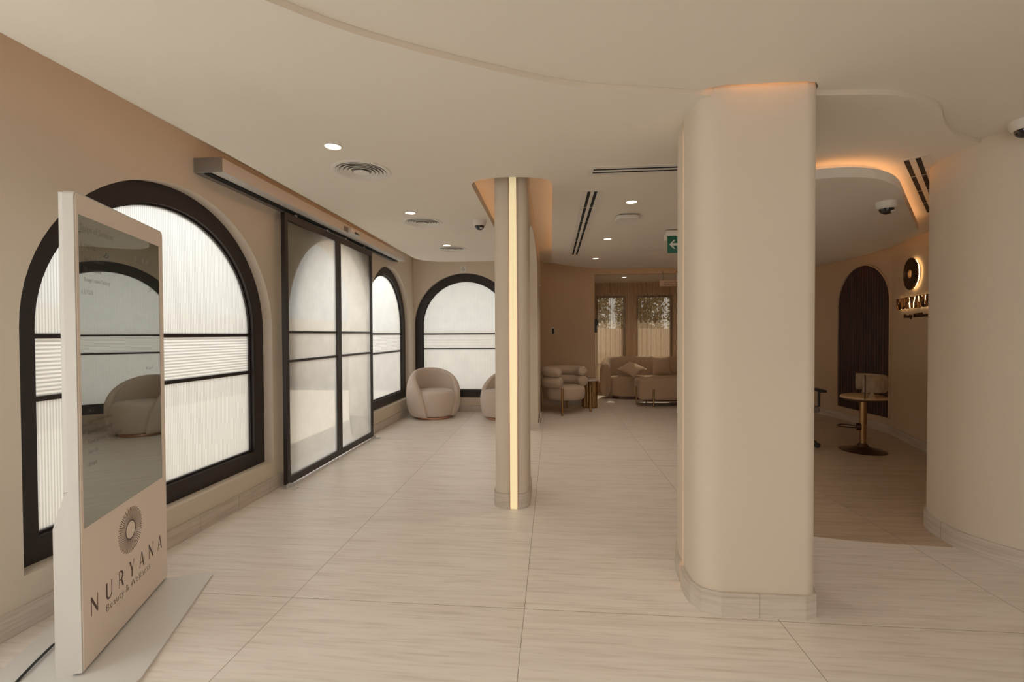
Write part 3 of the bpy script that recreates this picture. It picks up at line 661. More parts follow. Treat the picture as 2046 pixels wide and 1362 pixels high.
# waiting area sign
t = thing('hanging_sign', 'small cream bilingual waiting area sign hanging from two cords', 'sign', (2.11, 8.40, 2.40))
brd = obj('board', local(bm_box(1.925, 2.305, 8.396, 8.404, 2.148, 2.253, 0.001), t), M['sign_cream'], t)
for xx in (1.985, 2.24): obj('cord', local(tube([(xx, 8.40, 2.25), (xx, 8.40, 2.36), (xx, 8.449, 2.405)], 0.0022, 6), t), M['blackplastic'], t)
for xx in (1.985, 2.24): obj('hook', local(bm_box(xx-0.006, xx+0.006, 8.44, 8.452, 2.395, 2.42, 0.002), t), M['blackplastic'], t)
mt = Matrix.Translation(-Vector(t.location)) @ basis((2.115, 8.395, 2.166), (1, 0, 0), (0, 0, 1))
link('lettering', text_mesh('Male Waiting Area', 0.034, 0.001, mt, 'CENTER'), M['brown_ink'], brd)
def ar(s): return ''.join(reversed(s))
mt = Matrix.Translation(-Vector(t.location)) @ basis((2.115, 8.395, 2.206), (1, 0, 0), (0, 0, 1))
link('arabic_lettering', text_mesh(ar('\ufed7\ufe8e\ufecb\ufe94 \ufe8d\ufee7\ufe98\ufec8\ufe8e\ufead \ufe8d\ufedf\ufeae\ufe9f\ufe8e\ufedd'), 0.034, 0.001, mt, 'CENTER'), M['brown_ink'], brd)

# accessibility sign on the back wall
t = thing('accessibility_sign', 'small cream wheelchair symbol plate above the back arched window', 'sign', (-1.478, BY, 2.339))
obj('plate', local(bm_box(-1.531, -1.425, BY-0.004, BY, 2.334, 2.446, 0.001), t), M['plastic'], t)
b = bmesh.new(); yy = BY-0.0055
tube([(-1.478-0.004, yy, 2.418), (-1.478-0.004, yy, 2.392), (-1.478+0.012, yy, 2.392), (-1.478+0.022, yy, 2.372)], 0.0035, 6, b)
tube([(-1.478-0.008+0.019*math.cos(a), yy, 2.383+0.019*math.sin(a)) for a in [PI*0.75 + (PI*1.15)*k/12 for k in range(13)]], 0.003, 6, b)
bmesh.ops.create_uvsphere(b, u_segments=10, v_segments=6, radius=0.006, matrix=Matrix.Translation((-1.483, yy, 2.426)))
for vv in b.verts: vv.co.y = yy + (vv.co.y-yy)*0.3
obj('wheelchair_symbol', local(b, t), M['blackplastic'], t)

# ------------------------------------------------------------------ lettering in thick and thin strokes
def stroke(p, q, w0, w1=None):
    w1 = w0 if w1 is None else w1
    (x0, y0), (x1, y1) = p, q
    return [(x0-w0/2, y0), (x0+w0/2, y0), (x1+w1/2, y1), (x1-w1/2, y1)]
def ringpoly(cx, cy, rx, ry, a0, a1, th0, th1, n=18):
    o = [(cx+rx*math.cos(a0+(a1-a0)*k/n), cy+ry*math.sin(a0+(a1-a0)*k/n)) for k in range(n+1)]
    i = []
    for k in range(n+1):
        a = a0+(a1-a0)*k/n; th = th0+(th1-th0)*k/n; i.append((cx+(rx-th)*math.cos(a), cy+(ry-th*0.8)*math.sin(a)))
    return o + list(reversed(i))
T_, t_ = 0.20, 0.062          # thick / thin stroke for unit-height letters
def letter(ch):
    if ch == 'N': return 0.72, [stroke((t_/2, 0), (t_/2, 1), t_), [(0, 1), (0.0, 0.86), (0.62, 0), (0.72, 0), (0.72, 0.10), (0.09, 1)], stroke((0.72-t_/2, 0), (0.72-t_/2, 1), t_)]
    if ch == 'U': return 0.70, [[(0, 1), (0, 0.34), (T_*0.8, 0.34), (T_*0.8, 1)], ringpoly(0.35, 0.35, 0.35, 0.35, PI, 2*PI, T_*0.8, t_), [(0.70-t_, 1), (0.70-t_, 0.34), (0.70, 0.34), (0.70, 1)]]
    if ch == 'R': return 0.58, [stroke((0.03, 0), (0.03, 1), 0.06), ringpoly(0.24, 0.72, 0.30, 0.28, -PI/2, PI/2, T_*0.75, T_*0.75), [(0.03, 1), (0.03, 1-t_), (0.26, 1-t_), (0.26, 1)], [(0.03, 0.44+t_), (0.03, 0.44), (0.30, 0.44), (0.30, 0.44+t_)], [(0.22, 0.46), (0.38, 0.46), (0.58, 0), (0.42, 0)]]
    if ch == 'Y': return 0.70, [[(0, 1), (T_, 1), (0.40, 0.46), (0.40, 0.42), (0.30, 0.42)], [(0.64, 1), (0.70, 1), (0.40, 0.42), (0.36, 0.46)], [(0.30, 0), (0.42, 0), (0.42, 0.46), (0.30, 0.46)]]
    if ch == 'A': return 0.74, [[(0, 0), (t_, 0), (0.39, 1), (0.34, 1)], [(0.32, 1), (0.42, 1), (0.74, 0), (0.58, 0)], [(0.14, 0.30), (0.62, 0.30), (0.62, 0.35), (0.15, 0.35)]]
def word_mesh(word, height, xs, depth, mtx):
    """xs: left edges of letters (in metres), all in one mesh of the wordmark."""
    out = []
    for k, (ch, x) in enumerate(zip(word, xs)):
        bm = bmesh.new(); wd, loops = letter(ch)
        for lp in loops:
            me = plate([[(x + px*height*0.86, py*height) for px, py in lp]], depth, mtx); bm.from_mesh(me); bpy.data.meshes.remove(me)
        me = bpy.data.meshes.new('w'); bm.to_mesh(me); bm.free(); out.append(me)
    return out
def sunburst(r0, r1, n, th, depth, mtx):
    bm = bmesh.new()
    for k in range(n):
        a = 2*PI*k/n; ca, sa = math.cos(a), math.sin(a)
        e = 1.0
        r1e = r1*(1.0 if k % 2 else 0.97)
        lp = [(r0*ca - th*0.4*sa, r0*sa + th*0.4*ca), (r0*ca + th*0.4*sa, r0*sa - th*0.4*ca), (r1e*ca + th*sa, r1e*sa - th*ca), (r1e*ca - th*sa, r1e*sa + th*ca)]
        me = plate([lp], depth, mtx); bm.from_mesh(me); bpy.data.meshes.remove(me)
    me = plate([[(r0*1.08*math.cos(2*PI*k/48), r0*1.08*math.sin(2*PI*k/48)) for k in range(48)], [(r0*0.97*math.cos(2*PI*k/48), r0*0.97*math.sin(2*PI*k/48)) for k in range(48)]], depth, mtx)
    bm.from_mesh(me); bpy.data.meshes.remove(me)
    me = bpy.data.meshes.new('s'); bm.to_mesh(me); bm.free(); return me

# ------------------------------------------------------------------ kiosk
KU = Vector((math.cos(math.radians(111.5)), math.sin(math.radians(111.5)), 0)); KN = Vector((KU.y, -KU.x, 0))
kio = thing('digital_kiosk', 'tall blush-faced digital kiosk with dark screen standing at the left foreground', 'kiosk', (-1.781, 1.556, 0), math.atan2(KU.y, KU.x))
# local frame of the empty: x = KU ; y = -KN ; so the face is at y=0 facing -y
KF = basis((0, 0, 0), (1, 0, 0), (0, 0, 1))     # local x,z ; normal = -y = KN
kw, kh = 0.728, 1.845
loop = [(0.02, 0.03), (kw-0.0, 0.03)] + [(kw-0.02+0.02*math.cos(PI/2*k/4), kh-0.02+0.02*math.sin(PI/2*k/4)) for k in range(5)] + [(0.02-0.02*math.sin(PI/2*k/4), kh-0.02+0.02*math.cos(PI/2*k/4)) for k in range(5)]
loop = [(0.0, 0.022), (kw, 0.022)] + loop[2:]
bm = bmesh.new(); me = plate([loop], 0.034, KF @ Matrix.Translation((0, 0, -0.034))); bm.from_mesh(me); bpy.data.meshes.remove(me)
bmesh.ops.remove_doubles(bm, verts=bm.verts, dist=1e-5)
obj('front_shell', bm, M['white'], kio)
fp = [(0.008 + (x/kw)*(kw-0.012), 0.024 + (y-0.022)/(kh-0.022)*(kh-0.030)) for x, y in loop]
link('face_panel', plate([fp, [(0.022, 0.561), (0.684, 0.561), (0.684, 1.762), (0.022, 1.762)]], 0.0025, KF), M['kiosk'], kio)
scr = link('screen', plate([[(0.020, 0.559), (0.686, 0.559), (0.686, 1.764), (0.020, 1.764)]], 0.0012, KF), M['screen'], kio)
# back box and flared pedestal
side = [(0.034, 1.838), (0.052, 1.838), (0.052, 0.70), (0.088, 0.575), (0.088, 0.012), (0.034, 0.012)]
b = bmesh.new()
lo = [b.verts.new((0.012, y, z)) for y, z in side]; hi = [b.verts.new((kw-0.012, y, z)) for y, z in side]
for k in range(len(side)): b.faces.new((lo[k], lo[(k+1) % len(side)], hi[(k+1) % len(side)], hi[k]))
b.faces.new(lo); b.faces.new(hi); obj('back_housing', b, M['white'], kio)
obj('seam', bm_box(0.0105, kw-0.0105, 0.033, 0.0535, 0.708, 0.7105), M['grey_cap'], kio)
link('base_plate', plate([rrect(0.83, 0.54, 0.03, 4, 0.31, 0.005)], 0.012, Matrix.Translation((0, 0.045, 0))), M['white'], kio)
logo = link('sunburst_logo', sunburst(0.040, 0.103, 60, 0.0016, 0.0006, KF @ Matrix.Translation((0.361, 0.420, 0.0025))), M['brown_ink'], kio)
xs = [0.058, 0.160, 0.259, 0.344, 0.433, 0.526, 0.617]
for me in word_mesh('NURYANA', 0.072, xs, 0.0006, KF @ Matrix.Translation((0, 0.2035, 0.0025))): link('letter', me, M['brown_ink'], kio)
tx = 0.158
for wd_ in ('Beauty', '&', 'Wellness'):
    me = text_mesh(wd_, 0.045, 0.0006, KF @ Matrix.Translation((tx, 0.158, 0.0025)), 'LEFT', 1.16, 0.97, 0.0009); x1 = max(v.co.x for v in me.vertices)
    link('tagline_word', me, M['brown_ink'], kio); tx = x1 + 0.016
lines = [('Scope of Services', 0.035, 1.705, 0.040), ('5. CAUTERY', 0.036, 1.640, 0.026), ('Skin Tag Removal', 0.055, 1.592, 0.024), ('Wart Removal', 0.055, 1.552, 0.024), ('Benign Lesion Cautery', 0.055, 1.512, 0.024), ('6. LASER', 0.036, 1.462, 0.026),
         ('• Face', 0.050, 1.000, 0.026), ('Upper Blepharoplasty', 0.062, 0.958, 0.024), ('Lower Blepharoplasty', 0.062, 0.918, 0.024), ('Upper & Lower Blepharoplasty', 0.062, 0.878, 0.024), ('Face Lift', 0.062, 0.838, 0.024), ('• Breast', 0.050, 0.790, 0.026)]
for s, x, z, sz in lines:
    link('text_line', text_mesh(s, sz, 0.0003, KF @ Matrix.Translation((x, z, 0.0012)), 'LEFT', 1.0, 0.8), M['ghost'], scr)
for s, z, sz in [('\ufee7\ufec4\ufe8e\ufed5 \ufe8d\ufedf\ufea8\ufeaa\ufee3\ufe8e\ufe95', 1.645, 0.036), ('\ufe8d\ufedf\ufedc\ufef2', 1.520, 0.026), ('\ufe8d\ufedf\ufea0\ufeae\ufe8d\ufea3\ufe94', 1.135, 0.026)]:
    link('arabic_text_line', text_mesh(ar(s), sz, 0.0003, KF @ Matrix.Translation((0.60, z, 0.0012)), 'RIGHT', 1.0, 0.9), M['ghost'], scr)
cb = tube(smooth([(-2.085, 1.765, 0.012), (-2.065, 1.70, 0.022), (-2.049, 1.656, 0.023), (-2.021, 1.589, 0.023), (-2.00, 1.54, 0.022), (-1.98, 1.47, 0.012), (-1.99, 1.40, 0.006), (-2.07, 1.30, 0.005), (-2.2, 1.22, 0.005), (-2.31, 1.18, 0.005)], 5), 0.005, 8)
tag(obj('power_cable', cb, M['cable']), 'black power cable trailing behind the kiosk over its base', 'cable')

# ------------------------------------------------------------------ tub chairs
def sup(c, e): return math.copysign(abs(c)**e, c)
def tub_chair(loc, rz, label):
    t = thing('tub_chair', label, 'armchair', loc, rz, 'rounded tub chairs by the back window')
    # opening faces local +x ; back direction is -x
    A = math.radians(140); n = 52; secs = []; sec_n = 28
    for i in range(n+1):
        u = -1 + 2*i/n; th = PI + u*A
        f = max(0.0, 1-abs(u)**2.5)**0.5
        ht = 0.10 + 0.665*f                    # top of the shell
        z0 = 0.035; hh = (ht-z0)/2; zc = (ht+z0)/2
        tk = 0.062*(0.35+0.65*min(1, f*1.4))
        ring = []
        for k in range(sec_n):
            p = 2*PI*k/sec_n; z = zc + hh*sup(math.sin(p), 0.62)
            q = (z-0.37)/0.40; rb = 0.352 - 0.060*q*q - (0.03*max(0, q)**2)
            rr = rb + tk*sup(math.cos(p), 0.75)
            ring.append((rr*math.cos(th)*0.97, rr*math.sin(th)*1.03, z))
        secs.append(ring)
    obj('shell', loft(secs), M['boucle'], t, 60)
    b = bmesh.new()
    prof = [(0.0, 0.04), (0.24, 0.04), (0.285, 0.09), (0.315, 0.20), (0.325, 0.30), (0.315, 0.385), (0.285, 0.425), (0.22, 0.438), (0.0, 0.445)]
    pr = smooth(prof, 4); lathe(pr, 48, b)
    for vv in b.verts:
        if vv.co.x > 0: vv.co.x *= 1.12
    bmesh.ops.translate(b, verts=b.verts, vec=(0.01, 0, 0))
    obj('seat', b, M['boucle'], t, 60)
    obj('plinth', lathe([(0.0, 0.0), (0.262, 0.0), (0.268, 0.006), (0.268, 0.030), (0.26, 0.036), (0.0, 0.036)], 48), M['copper'], t)
    for sd in (-1, 1):
        pts = []
        for k in range(26):
            u = 0.42 + 0.565*k/25; f = (1-u**2.5)**0.5; ht = 0.10 + 0.665*f; tk = 0.062*(0.35+0.65*min(1, f*1.4)); th = PI + sd*u*A
            z = 0.035 + (ht-0.035)*0.93; q = (z-0.37)/0.40; rr = 0.352 - 0.060*q*q - tk*0.86
            pts.append((rr*math.cos(th)*0.97, rr*math.sin(th)*1.03, z))
        obj('piping', tube(pts, 0.0045, 6), M['boucle2'], t, 60)
    return t
tub_chair((-1.865, 7.02, 0), math.atan2(-0.80, 0.60), 'taupe tub chair in the back left corner, fully in view under the arched window')
tub_chair((-0.755, 7.02, 0), math.atan2(-0.62, -0.78), 'taupe tub chair half hidden behind the slim lit column')

# ------------------------------------------------------------------ channel armchair
def roll_arc(R, rt_, z, span, bm, cx=0, n=36, sq=1.0):
    pts = []; rs = []
    A = math.radians(span)
    for i in range(n+1):
        u = -1+2*i/n; th = PI + u*A; pts.append((R*math.cos(th)+cx, R*math.sin(th), z))
    e0 = Vector(pts[0]) - Vector(pts[1]); e0.normalize(); e1 = Vector(pts[-1]) - Vector(pts[-2]); e1.normalize()
    caps0 = [tuple(Vector(pts[0]) + e0*rt_*0.45*math.sin(a)) for a in (PI/2, PI/3, PI/6)]; caps1 = [tuple(Vector(pts[-1]) + e1*rt_*0.45*math.sin(a)) for a in (PI/6, PI/3, PI/2)]
    full = caps0 + pts + caps1
    r = [rt_*0.25, rt_*0.72, rt_*0.94] + [rt_]*len(pts) + [rt_*0.94, rt_*0.72, rt_*0.25]
    tube(full, r, 20, bm)
t = thing('channel_armchair', 'armchair with two stacked padded rolls and brass legs in the waiting area', 'armchair', (0.205, 7.65, 0), math.atan2(-0.75, 0.66))
t.scale = (1.06, 1.06, 1.03)
b = bmesh.new(); roll_arc(0.290, 0.078, 0.655, 118, b); obj('upper_roll', b, M['boucle2'], t, 70)
b = bmesh.new(); roll_arc(0.292, 0.088, 0.498, 122, b); obj('lower_roll', b, M['boucle2'], t, 70)
b = bmesh.new(); lathe(smooth([(0.0, 0.215), (0.20, 0.215), (0.275, 0.225), (0.300, 0.27), (0.302, 0.36), (0.285, 0.415), (0.22, 0.432), (0.0, 0.437)], 4), 48, b)
for vv in b.verts:
    if vv.co.x > 0: vv.co.x *= 1.1
obj('seat', b, M['boucle2'], t, 60)
for sx, sy, h in ((0.27, 0.30, 0.42), (0.27, -0.30, 0.42), (-0.24, 0.27, 0.44), (-0.24, -0.27, 0.44)):
    obj('leg', lathe([(0.0, 0.0), (0.0185, 0.0), (0.0185, h), (0.0, h)], 20, None, (sx, sy, 0)), M['brass'], t)

# side table
t = thing('side_table', 'small round side table with fluted bronze drum and marble top', 'side table', (0.655, 8.13, 0))
n = 96; ring = []
for k in range(n):
    a = 2*PI*k/n; r = 0.125 + 0.010*abs(math.sin(a*12)); ring.append((r*math.cos(a), r*math.sin(a)))
obj('fluted_drum', prism(ring, 0.012, 0.475), M['brass'], t, 25)
obj('foot', lathe([(0, 0), (0.115, 0), (0.115, 0.013), (0, 0.013)], 32), M['bronze'], t)
obj('table_top', lathe([(0.0, 0.474), (0.150, 0.474), (0.158, 0.480), (0.158, 0.492), (0.150, 0.498), (0.0, 0.498)], 40), M['marble'], t)

# ------------------------------------------------------------------ curved sofa, cushions, ottoman
t = thing('curved_sofa', 'long camel curved-back sofa in front of the sheer curtains', 'sofa', (2.3, 9.4, 0))
path = smooth([(-1.24, -0.23), (-1.235, -0.05), (-1.17, 0.12), (-1.02, 0.235), (-0.78, 0.29), (-0.3, 0.305), (0.3, 0.305), (0.78, 0.29), (1.02, 0.235), (1.17, 0.12), (1.235, -0.05), (1.24, -0.23)], 5)
secs = []
for i, p in enumerate(path):
    a = Vector(path[max(0, i-1)]); c = Vector(path[min(len(path)-1, i+1)]); tn = (c-a).normalized(); nr = Vector((-tn.y, tn.x))
    e = min(i, len(path)-1-i)/12.0; e = min(1, e); top = 0.66 + 0.165*math.sin(e*PI/2)
    z0 = 0.05; hh = (top-z0)/2; zc = (top+z0)/2; ring = []
    for k in range(24):
        ph = 2*PI*k/24; z = zc + hh*sup(math.sin(ph), 0.55); th = (0.085 + 0.02*(1-((z-0.4)/0.4)**2))*sup(math.cos(ph), 0.7)
        if i in (0, len(path)-1): th *= 0.4
        ring.append((p[0]+nr.x*th, p[1]+nr.y*th, z))
    secs.append(ring)
obj('backrest', loft(secs), M['sofa'], t, 60)
seatp = smooth([(-1.16, -0.05), (-1.12, -0.19), (-1.0, -0.255), (-0.6, -0.27), (0.6, -0.27), (1.0, -0.255), (1.12, -0.19), (1.16, -0.05), (1.08, 0.15), (0.8, 0.25), (-0.8, 0.25), (-1.08, 0.15)], 4, True)
b = bmesh.new(); secs = []
for s, z in ((0.97, 0.06), (1.0, 0.09), (1.005, 0.25), (1.0, 0.39), (0.985, 0.43), (0.95, 0.45), (0.6, 0.455)):
    secs.append([(x*s, y*s, z) for x, y in seatp])
obj('seat', loft(secs, b), M['sofa'], t, 50)
obj('plinth', prism([(x*0.95, y*0.93) for x, y in seatp], 0.0, 0.062), M['bronze'], t)
def pillow(label, loc, rot, s=0.40):
    b = bmesh.new(); n = 16; g = {}
    for side in (1, -1):
        for i in range(n+1):
            for j in range(n+1):
                u = -1+2*i/n; v_ = -1+2*j/n
                h = (1-u*u)**0.55*(1-v_*v_)**0.55*0.075
                pin = 1 - 0.10*(1-abs(u*v_))*(max(abs(u), abs(v_))**3)
                g[side, i, j] = b.verts.new((u*s/2*pin, v_*s/2*pin, side*h))
        for i in range(n):
            for j in range(n):
                q = (g[side, i, j], g[side, i+1, j], g[side, i+1, j+1], g[side, i, j+1])
                b.faces.new(q if side == 1 else tuple(reversed(q)))
    o = obj('cushion', b, M['pillow'], None, 80); o.location = loc; o.rotation_euler = rot
    return tag(o, label, 'cushion', 'cushions on the curved sofa')
pillow('sand cushion lying slumped diamond-wise on the sofa seat', (1.58, 9.24, 0.595), (math.radians(38), math.radians(0), math.radians(2)), 0.42)
bpy.data.objects['cushion'].rotation_euler = (Matrix.Rotation(math.radians(28), 4, 'X') @ Matrix.Rotation(math.radians(45), 4, 'Z')).to_euler()
pillow('sand cushion standing upright against the sofa back', (2.19, 9.42, 0.655), (math.radians(72), 0, math.radians(6)), 0.38)
t = thing('ottoman', 'camel upholstered bench ottoman with slim brass legs in front of the sofa', 'ottoman', (2.30, 8.52, 0), -0.0)
obj('cushion_body', bm_box(-0.76, 0.76, -0.29, 0.29, 0.115, 0.475, 0.05, 5), M['sofa'], t, 60)
b = bm_box(-0.68, 0.68, -0.22, 0.22, 0.095, 0.118); obj('under_frame', b, M['bronze'], t)
for x, y, h in ((-0.52, -0.302, 0.30), (0.52, -0.302, 0.30), (-0.772, -0.05, 0.33), (0.772, -0.05, 0.33), (-0.52, 0.302, 0.30), (0.52, 0.302, 0.30)):
    obj('leg', lathe([(0, 0), (0.013, 0), (0.013, h), (0.008, h+0.008), (0, h+0.008)], 14, None, (x, y, 0)), M['brass'], t)

# ------------------------------------------------------------------ sheer curtains
def curtain(x0, x1, label, seed):
    random.seed(seed); n = int((x1-x0)/0.012); zs = [0.02, 0.5, 1.0, 1.5, 2.0, 2.38]; b = bmesh.new(); g = []
    offs = [random.uniform(-0.3, 0.3) for _ in range(40)]
    for zi, z in enumerate(zs):
        row = []
        for i in range(n+1):
            x = x0 + (x1-x0)*i/n; ph = x/0.095*2*PI + 0.35*math.sin(x*7+zi*0.4) ; am = 0.032 + 0.008*math.sin(x*11)
            y = 9.86 + am*math.sin(ph) + 0.008*math.sin(ph*0.37+zi*0.5)
            row.append(b.verts.new((x, y, z)))
        g.append(row)
    for a, c in zip(g, g[1:]):
        for i in range(n): b.faces.new((a[i], a[i+1], c[i+1], c[i]))
    return tag(obj('sheer_curtain', b, M['sheer'], None, 180), label, 'curtain', 'sheer curtains behind the sofa')
curtain(0.79, 2.02, 'left panel of the sheer pleated curtains behind the sofa', 3)
curtain(2.03, 3.80, 'right panel of the sheer pleated curtains behind the sofa', 5)

# ------------------------------------------------------------------ wall fittings of the waiting area
t = thing('thermostat', 'small dark thermostat in a pale frame on the dim waiting area wall', 'thermostat', (0.009, 8.41, 1.35), 0.30)
obj('frame', bm_box(-0.036, 0.036, -0.012, 0.002, -0.066, 0.066, 0.003), M['plastic'], t)
obj('display', bm_box(-0.024, 0.024, -0.015, -0.010, -0.050, 0.050, 0.002), M['dome'], t)
t = thing('switch_panel', 'vertical black panel of three round switches at the wall edge', 'switch', (-0.245, 7.82, 1.41), 0)
obj('plate', bm_box(-0.012, 0.012, -0.035, 0.035, -0.11, 0.11, 0.002), M['blackplastic'], t)
for k in range(3):
    b = lathe([(0, 0), (0.026, 0), (0.024, 0.008), (0, 0.009)], 20); b.transform(Matrix.Translation((0.012, 0, -0.07+0.07*k)) @ Matrix.Rotation(PI/2, 4, 'Y')); obj('button', b, M['grey_metal'], t)
t = thing('wall_sconce', 'rounded black and gold wall lamp on the corner by the curtains', 'wall lamp', (0.771, 8.60, 1.45))
b = bmesh.new(); me = plate([[(0.0, -0.125), (0.05, -0.125)] + [(0.055+0.03*math.sin(PI/2*k/5)-0.0, 0.09-0.0+0.035*0+0.035*math.sin(PI/2*k/5)*0 + (-0.10 + 0.10*k/5)) for k in range(6)] + [(0.075, 0.10), (0.055, 0.12), (0.0, 0.13)]], 0.09, basis((0, 0.045, 0), (1, 0, 0), (0, 0, 1))); b.from_mesh(me); bpy.data.meshes.remove(me)
obj('body', b, M['blackplastic'], t)
obj('gold_edge', tube([(0.052, -0.047, -0.125), (0.078, -0.047, -0.02), (0.083, -0.047, 0.06), (0.075, -0.047, 0.10), (0.055, -0.047, 0.122), (0.0, -0.047, 0.132)], 0.004, 8), M['brass'], t)
b = lathe([(0, 0), (0.012, 0), (0.012, 0.03), (0, 0.04)], 16); b.transform(Matrix.Translation((-0.195, 6.6, 2.0)) @ Matrix.Rotation(PI/2, 4, 'Y'))
tag(obj('wall_sensor', b, M['plastic']), 'tiny white sensor on the edge of the partition wall', 'sensor')

# ------------------------------------------------------------------ reception: arch panel, backlit logo, stool, chair
t = thing('arched_wall_panel', 'dark walnut fluted arched panel on the reception wall', 'wall panel', (4.32, 6.76, 0))
NX = basis((0, 0, 0), (0, -1, 0), (0, 0, 1))       # faces -X ; local x = -Y
def arch_at(cx, z0, zs, r): return arch(cx, z0, zs, r)
link('backing', plate([arch(0.0, 0.198, 1.70, 0.528)], 0.006, NX), M['walnut'], t)
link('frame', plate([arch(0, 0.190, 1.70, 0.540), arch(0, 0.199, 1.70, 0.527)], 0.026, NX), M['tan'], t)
b = bmesh.new(); ns = 21; r = 0.524
for k in range(ns):
    y = -r + (k+0.5)*2*r/ns; hw = r/ns*0.98; top = 1.70 + math.sqrt(max(0, (r-0.004)**2 - min(r-0.004, abs(y)+hw)**2))
    sec = [(hw*math.cos(PI*q/6), 0.018*math.sin(PI*q/6)) for q in range(7)]
    lo = [b.verts.new((-0.006-s[1], y+s[0], 0.20)) for s in sec]; hi = [b.verts.new((-0.006-s[1], y+s[0], top)) for s in sec]
    for q in range(6): b.faces.new((lo[q], lo[q+1], hi[q+1], hi[q]))
    b.faces.new(hi); b.faces.new(lo)
obj('slats', b, M['walnut'], t, 25)

WA = Vector((4.262, 6.05, 0)); WB = Vector((3.99, 5.15, 0)); WD = (WB-WA).normalized()      # reading direction on the curved wall
WN = WD.cross(Vector((0, 0, 1)))                                                          # towards the room
if WN.x > 0: WN = -WN
def on_wall(s, z, d): p = WA + WD*s + WN*d; return (p.x, p.y, z)
LW = lambda s, z, d: basis(on_wall(s, z, d), tuple(WD), (0, 0, 1))
lg = thing('backlit_logo', 'backlit dark gold sunburst emblem and letters on the reception wall', 'logo sign', on_wall(0.35, 1.45, 0.0))
Lm = Matrix.Translation(-Vector(lg.location))
link('sunburst', sunburst(0.052, 0.182, 54, 0.0062, 0.02, Lm @ LW(0.505, 1.965, 0.035)), M['gold_letters'], lg)
# opaque ring between emblem and wall makes the glow come from behind
link('emblem_back', plate([[(0.165*math.cos(2*PI*k/48), 0.165*math.sin(2*PI*k/48)) for k in range(48)], [(0.05*math.cos(2*PI*k/48), 0.05*math.sin(2*PI*k/48)) for k in range(48)]], 0.004, Lm @ LW(0.505, 1.965, 0.033)), M['gold_letters'], lg)
link('emblem_glow', plate([[(0.17*math.cos(2*PI*k/48), 0.17*math.sin(2*PI*k/48)) for k in range(48)], [(0.152*math.cos(2*PI*k/48), 0.152*math.sin(2*PI*k/48)) for k in range(48)]], 0.004, Lm @ LW(0.505, 1.965, 0.024)), M['led_soft'], lg)
link('emblem_core_glow', plate([[(0.048*math.cos(2*PI*k/32), 0.048*math.sin(2*PI*k/32)) for k in range(32)]], 0.003, Lm @ LW(0.505, 1.965, 0.012)), M['led_soft'], lg)
xs2 = [0.125, 0.250, 0.375, 0.485, 0.605, 0.730, 0.860]
for me in word_mesh('NURYANA', 0.135, xs2, 0.02, Lm @ LW(0.0, 1.572, 0.030)): link('letter', me, M['gold_letters'], lg)
for me in word_mesh('NURYANA', 0.125, [x+0.004 for x in xs2], 0.003, Lm @ LW(0.0, 1.577, 0.022)): link('letter_glow', me, M['led_soft'], lg)
for wd_, s_ in (('Beauty', 0.245), ('&', 0.497), ('Wellness', 0.560)): link('tagline_word', text_mesh(wd_, 0.070, 0.016, Lm @ LW(s_, 1.468, 0.004), 'LEFT', 1.0, 1.05), M['gold_letters'], lg)

# bar stool
t = thing('bar_stool', 'bar stool with woven leather back and trumpet base before the walnut arch panel', 'bar stool', (3.40, 5.31, 0), math.atan2(0.4, -0.92))
obj('base', lathe([(0, 0), (0.215, 0), (0.218, 0.006), (0.19, 0.014), (0.12, 0.028), (0.06, 0.05), (0.038, 0.085), (0.0, 0.09)], 44), M['bronze'], t)
obj('column', lathe([(0, 0.06), (0.030, 0.06), (0.030, 0.30), (0.034, 0.302), (0.034, 0.555), (0.0, 0.56)], 28), M['brass'], t)
b = bmesh.new(); tube([(0.10+0.088*math.cos(2*PI*k/28), 0.088*math.sin(2*PI*k/28), 0.262) for k in range(28)], 0.006, 8, b, True); tube([(-0.02, 0, 0.262), (0.02, 0, 0.262)], 0.04, 12, b)
b.transform(Matrix.Translation((0.04, 0, 0))); obj('footrest', b, M['bronze'], t)
obj('seat_rim', lathe([(0, 0.552), (0.17, 0.556), (0.208, 0.572), (0.208, 0.580), (0.0, 0.584)], 44), M['bronze'], t)
obj('seat', lathe(smooth([(0.0, 0.58), (0.195, 0.58), (0.207, 0.590), (0.200, 0.606), (0.14, 0.622), (0.0, 0.628)], 3), 44), M['leather'], t, 60)
n = 150; secs = []
A = math.radians(100)
for i in range(n+1):
    th = PI - A + 2*A*i/n; ring = []
    for k in range(56):
        ph = 2*PI*k/56; zz = 0.750 + 0.092*sup(math.sin(ph), 0.6); r0 = 0.182 + 0.022*sup(math.cos(ph), 0.8)
        u = th*0.19/0.10*PI; v_ = (zz-0.750)/0.125*PI
        r0 += 0.013*(abs(math.sin((u+v_)/1.0)*math.sin((u-v_)/1.0)))**0.45*sup(math.cos(ph), 0.6)
        ring.append((r0*math.cos(th), r0*math.sin(th), zz))
    secs.append(ring)
obj('backrest', loft(secs), M['leather2'], t, 40)
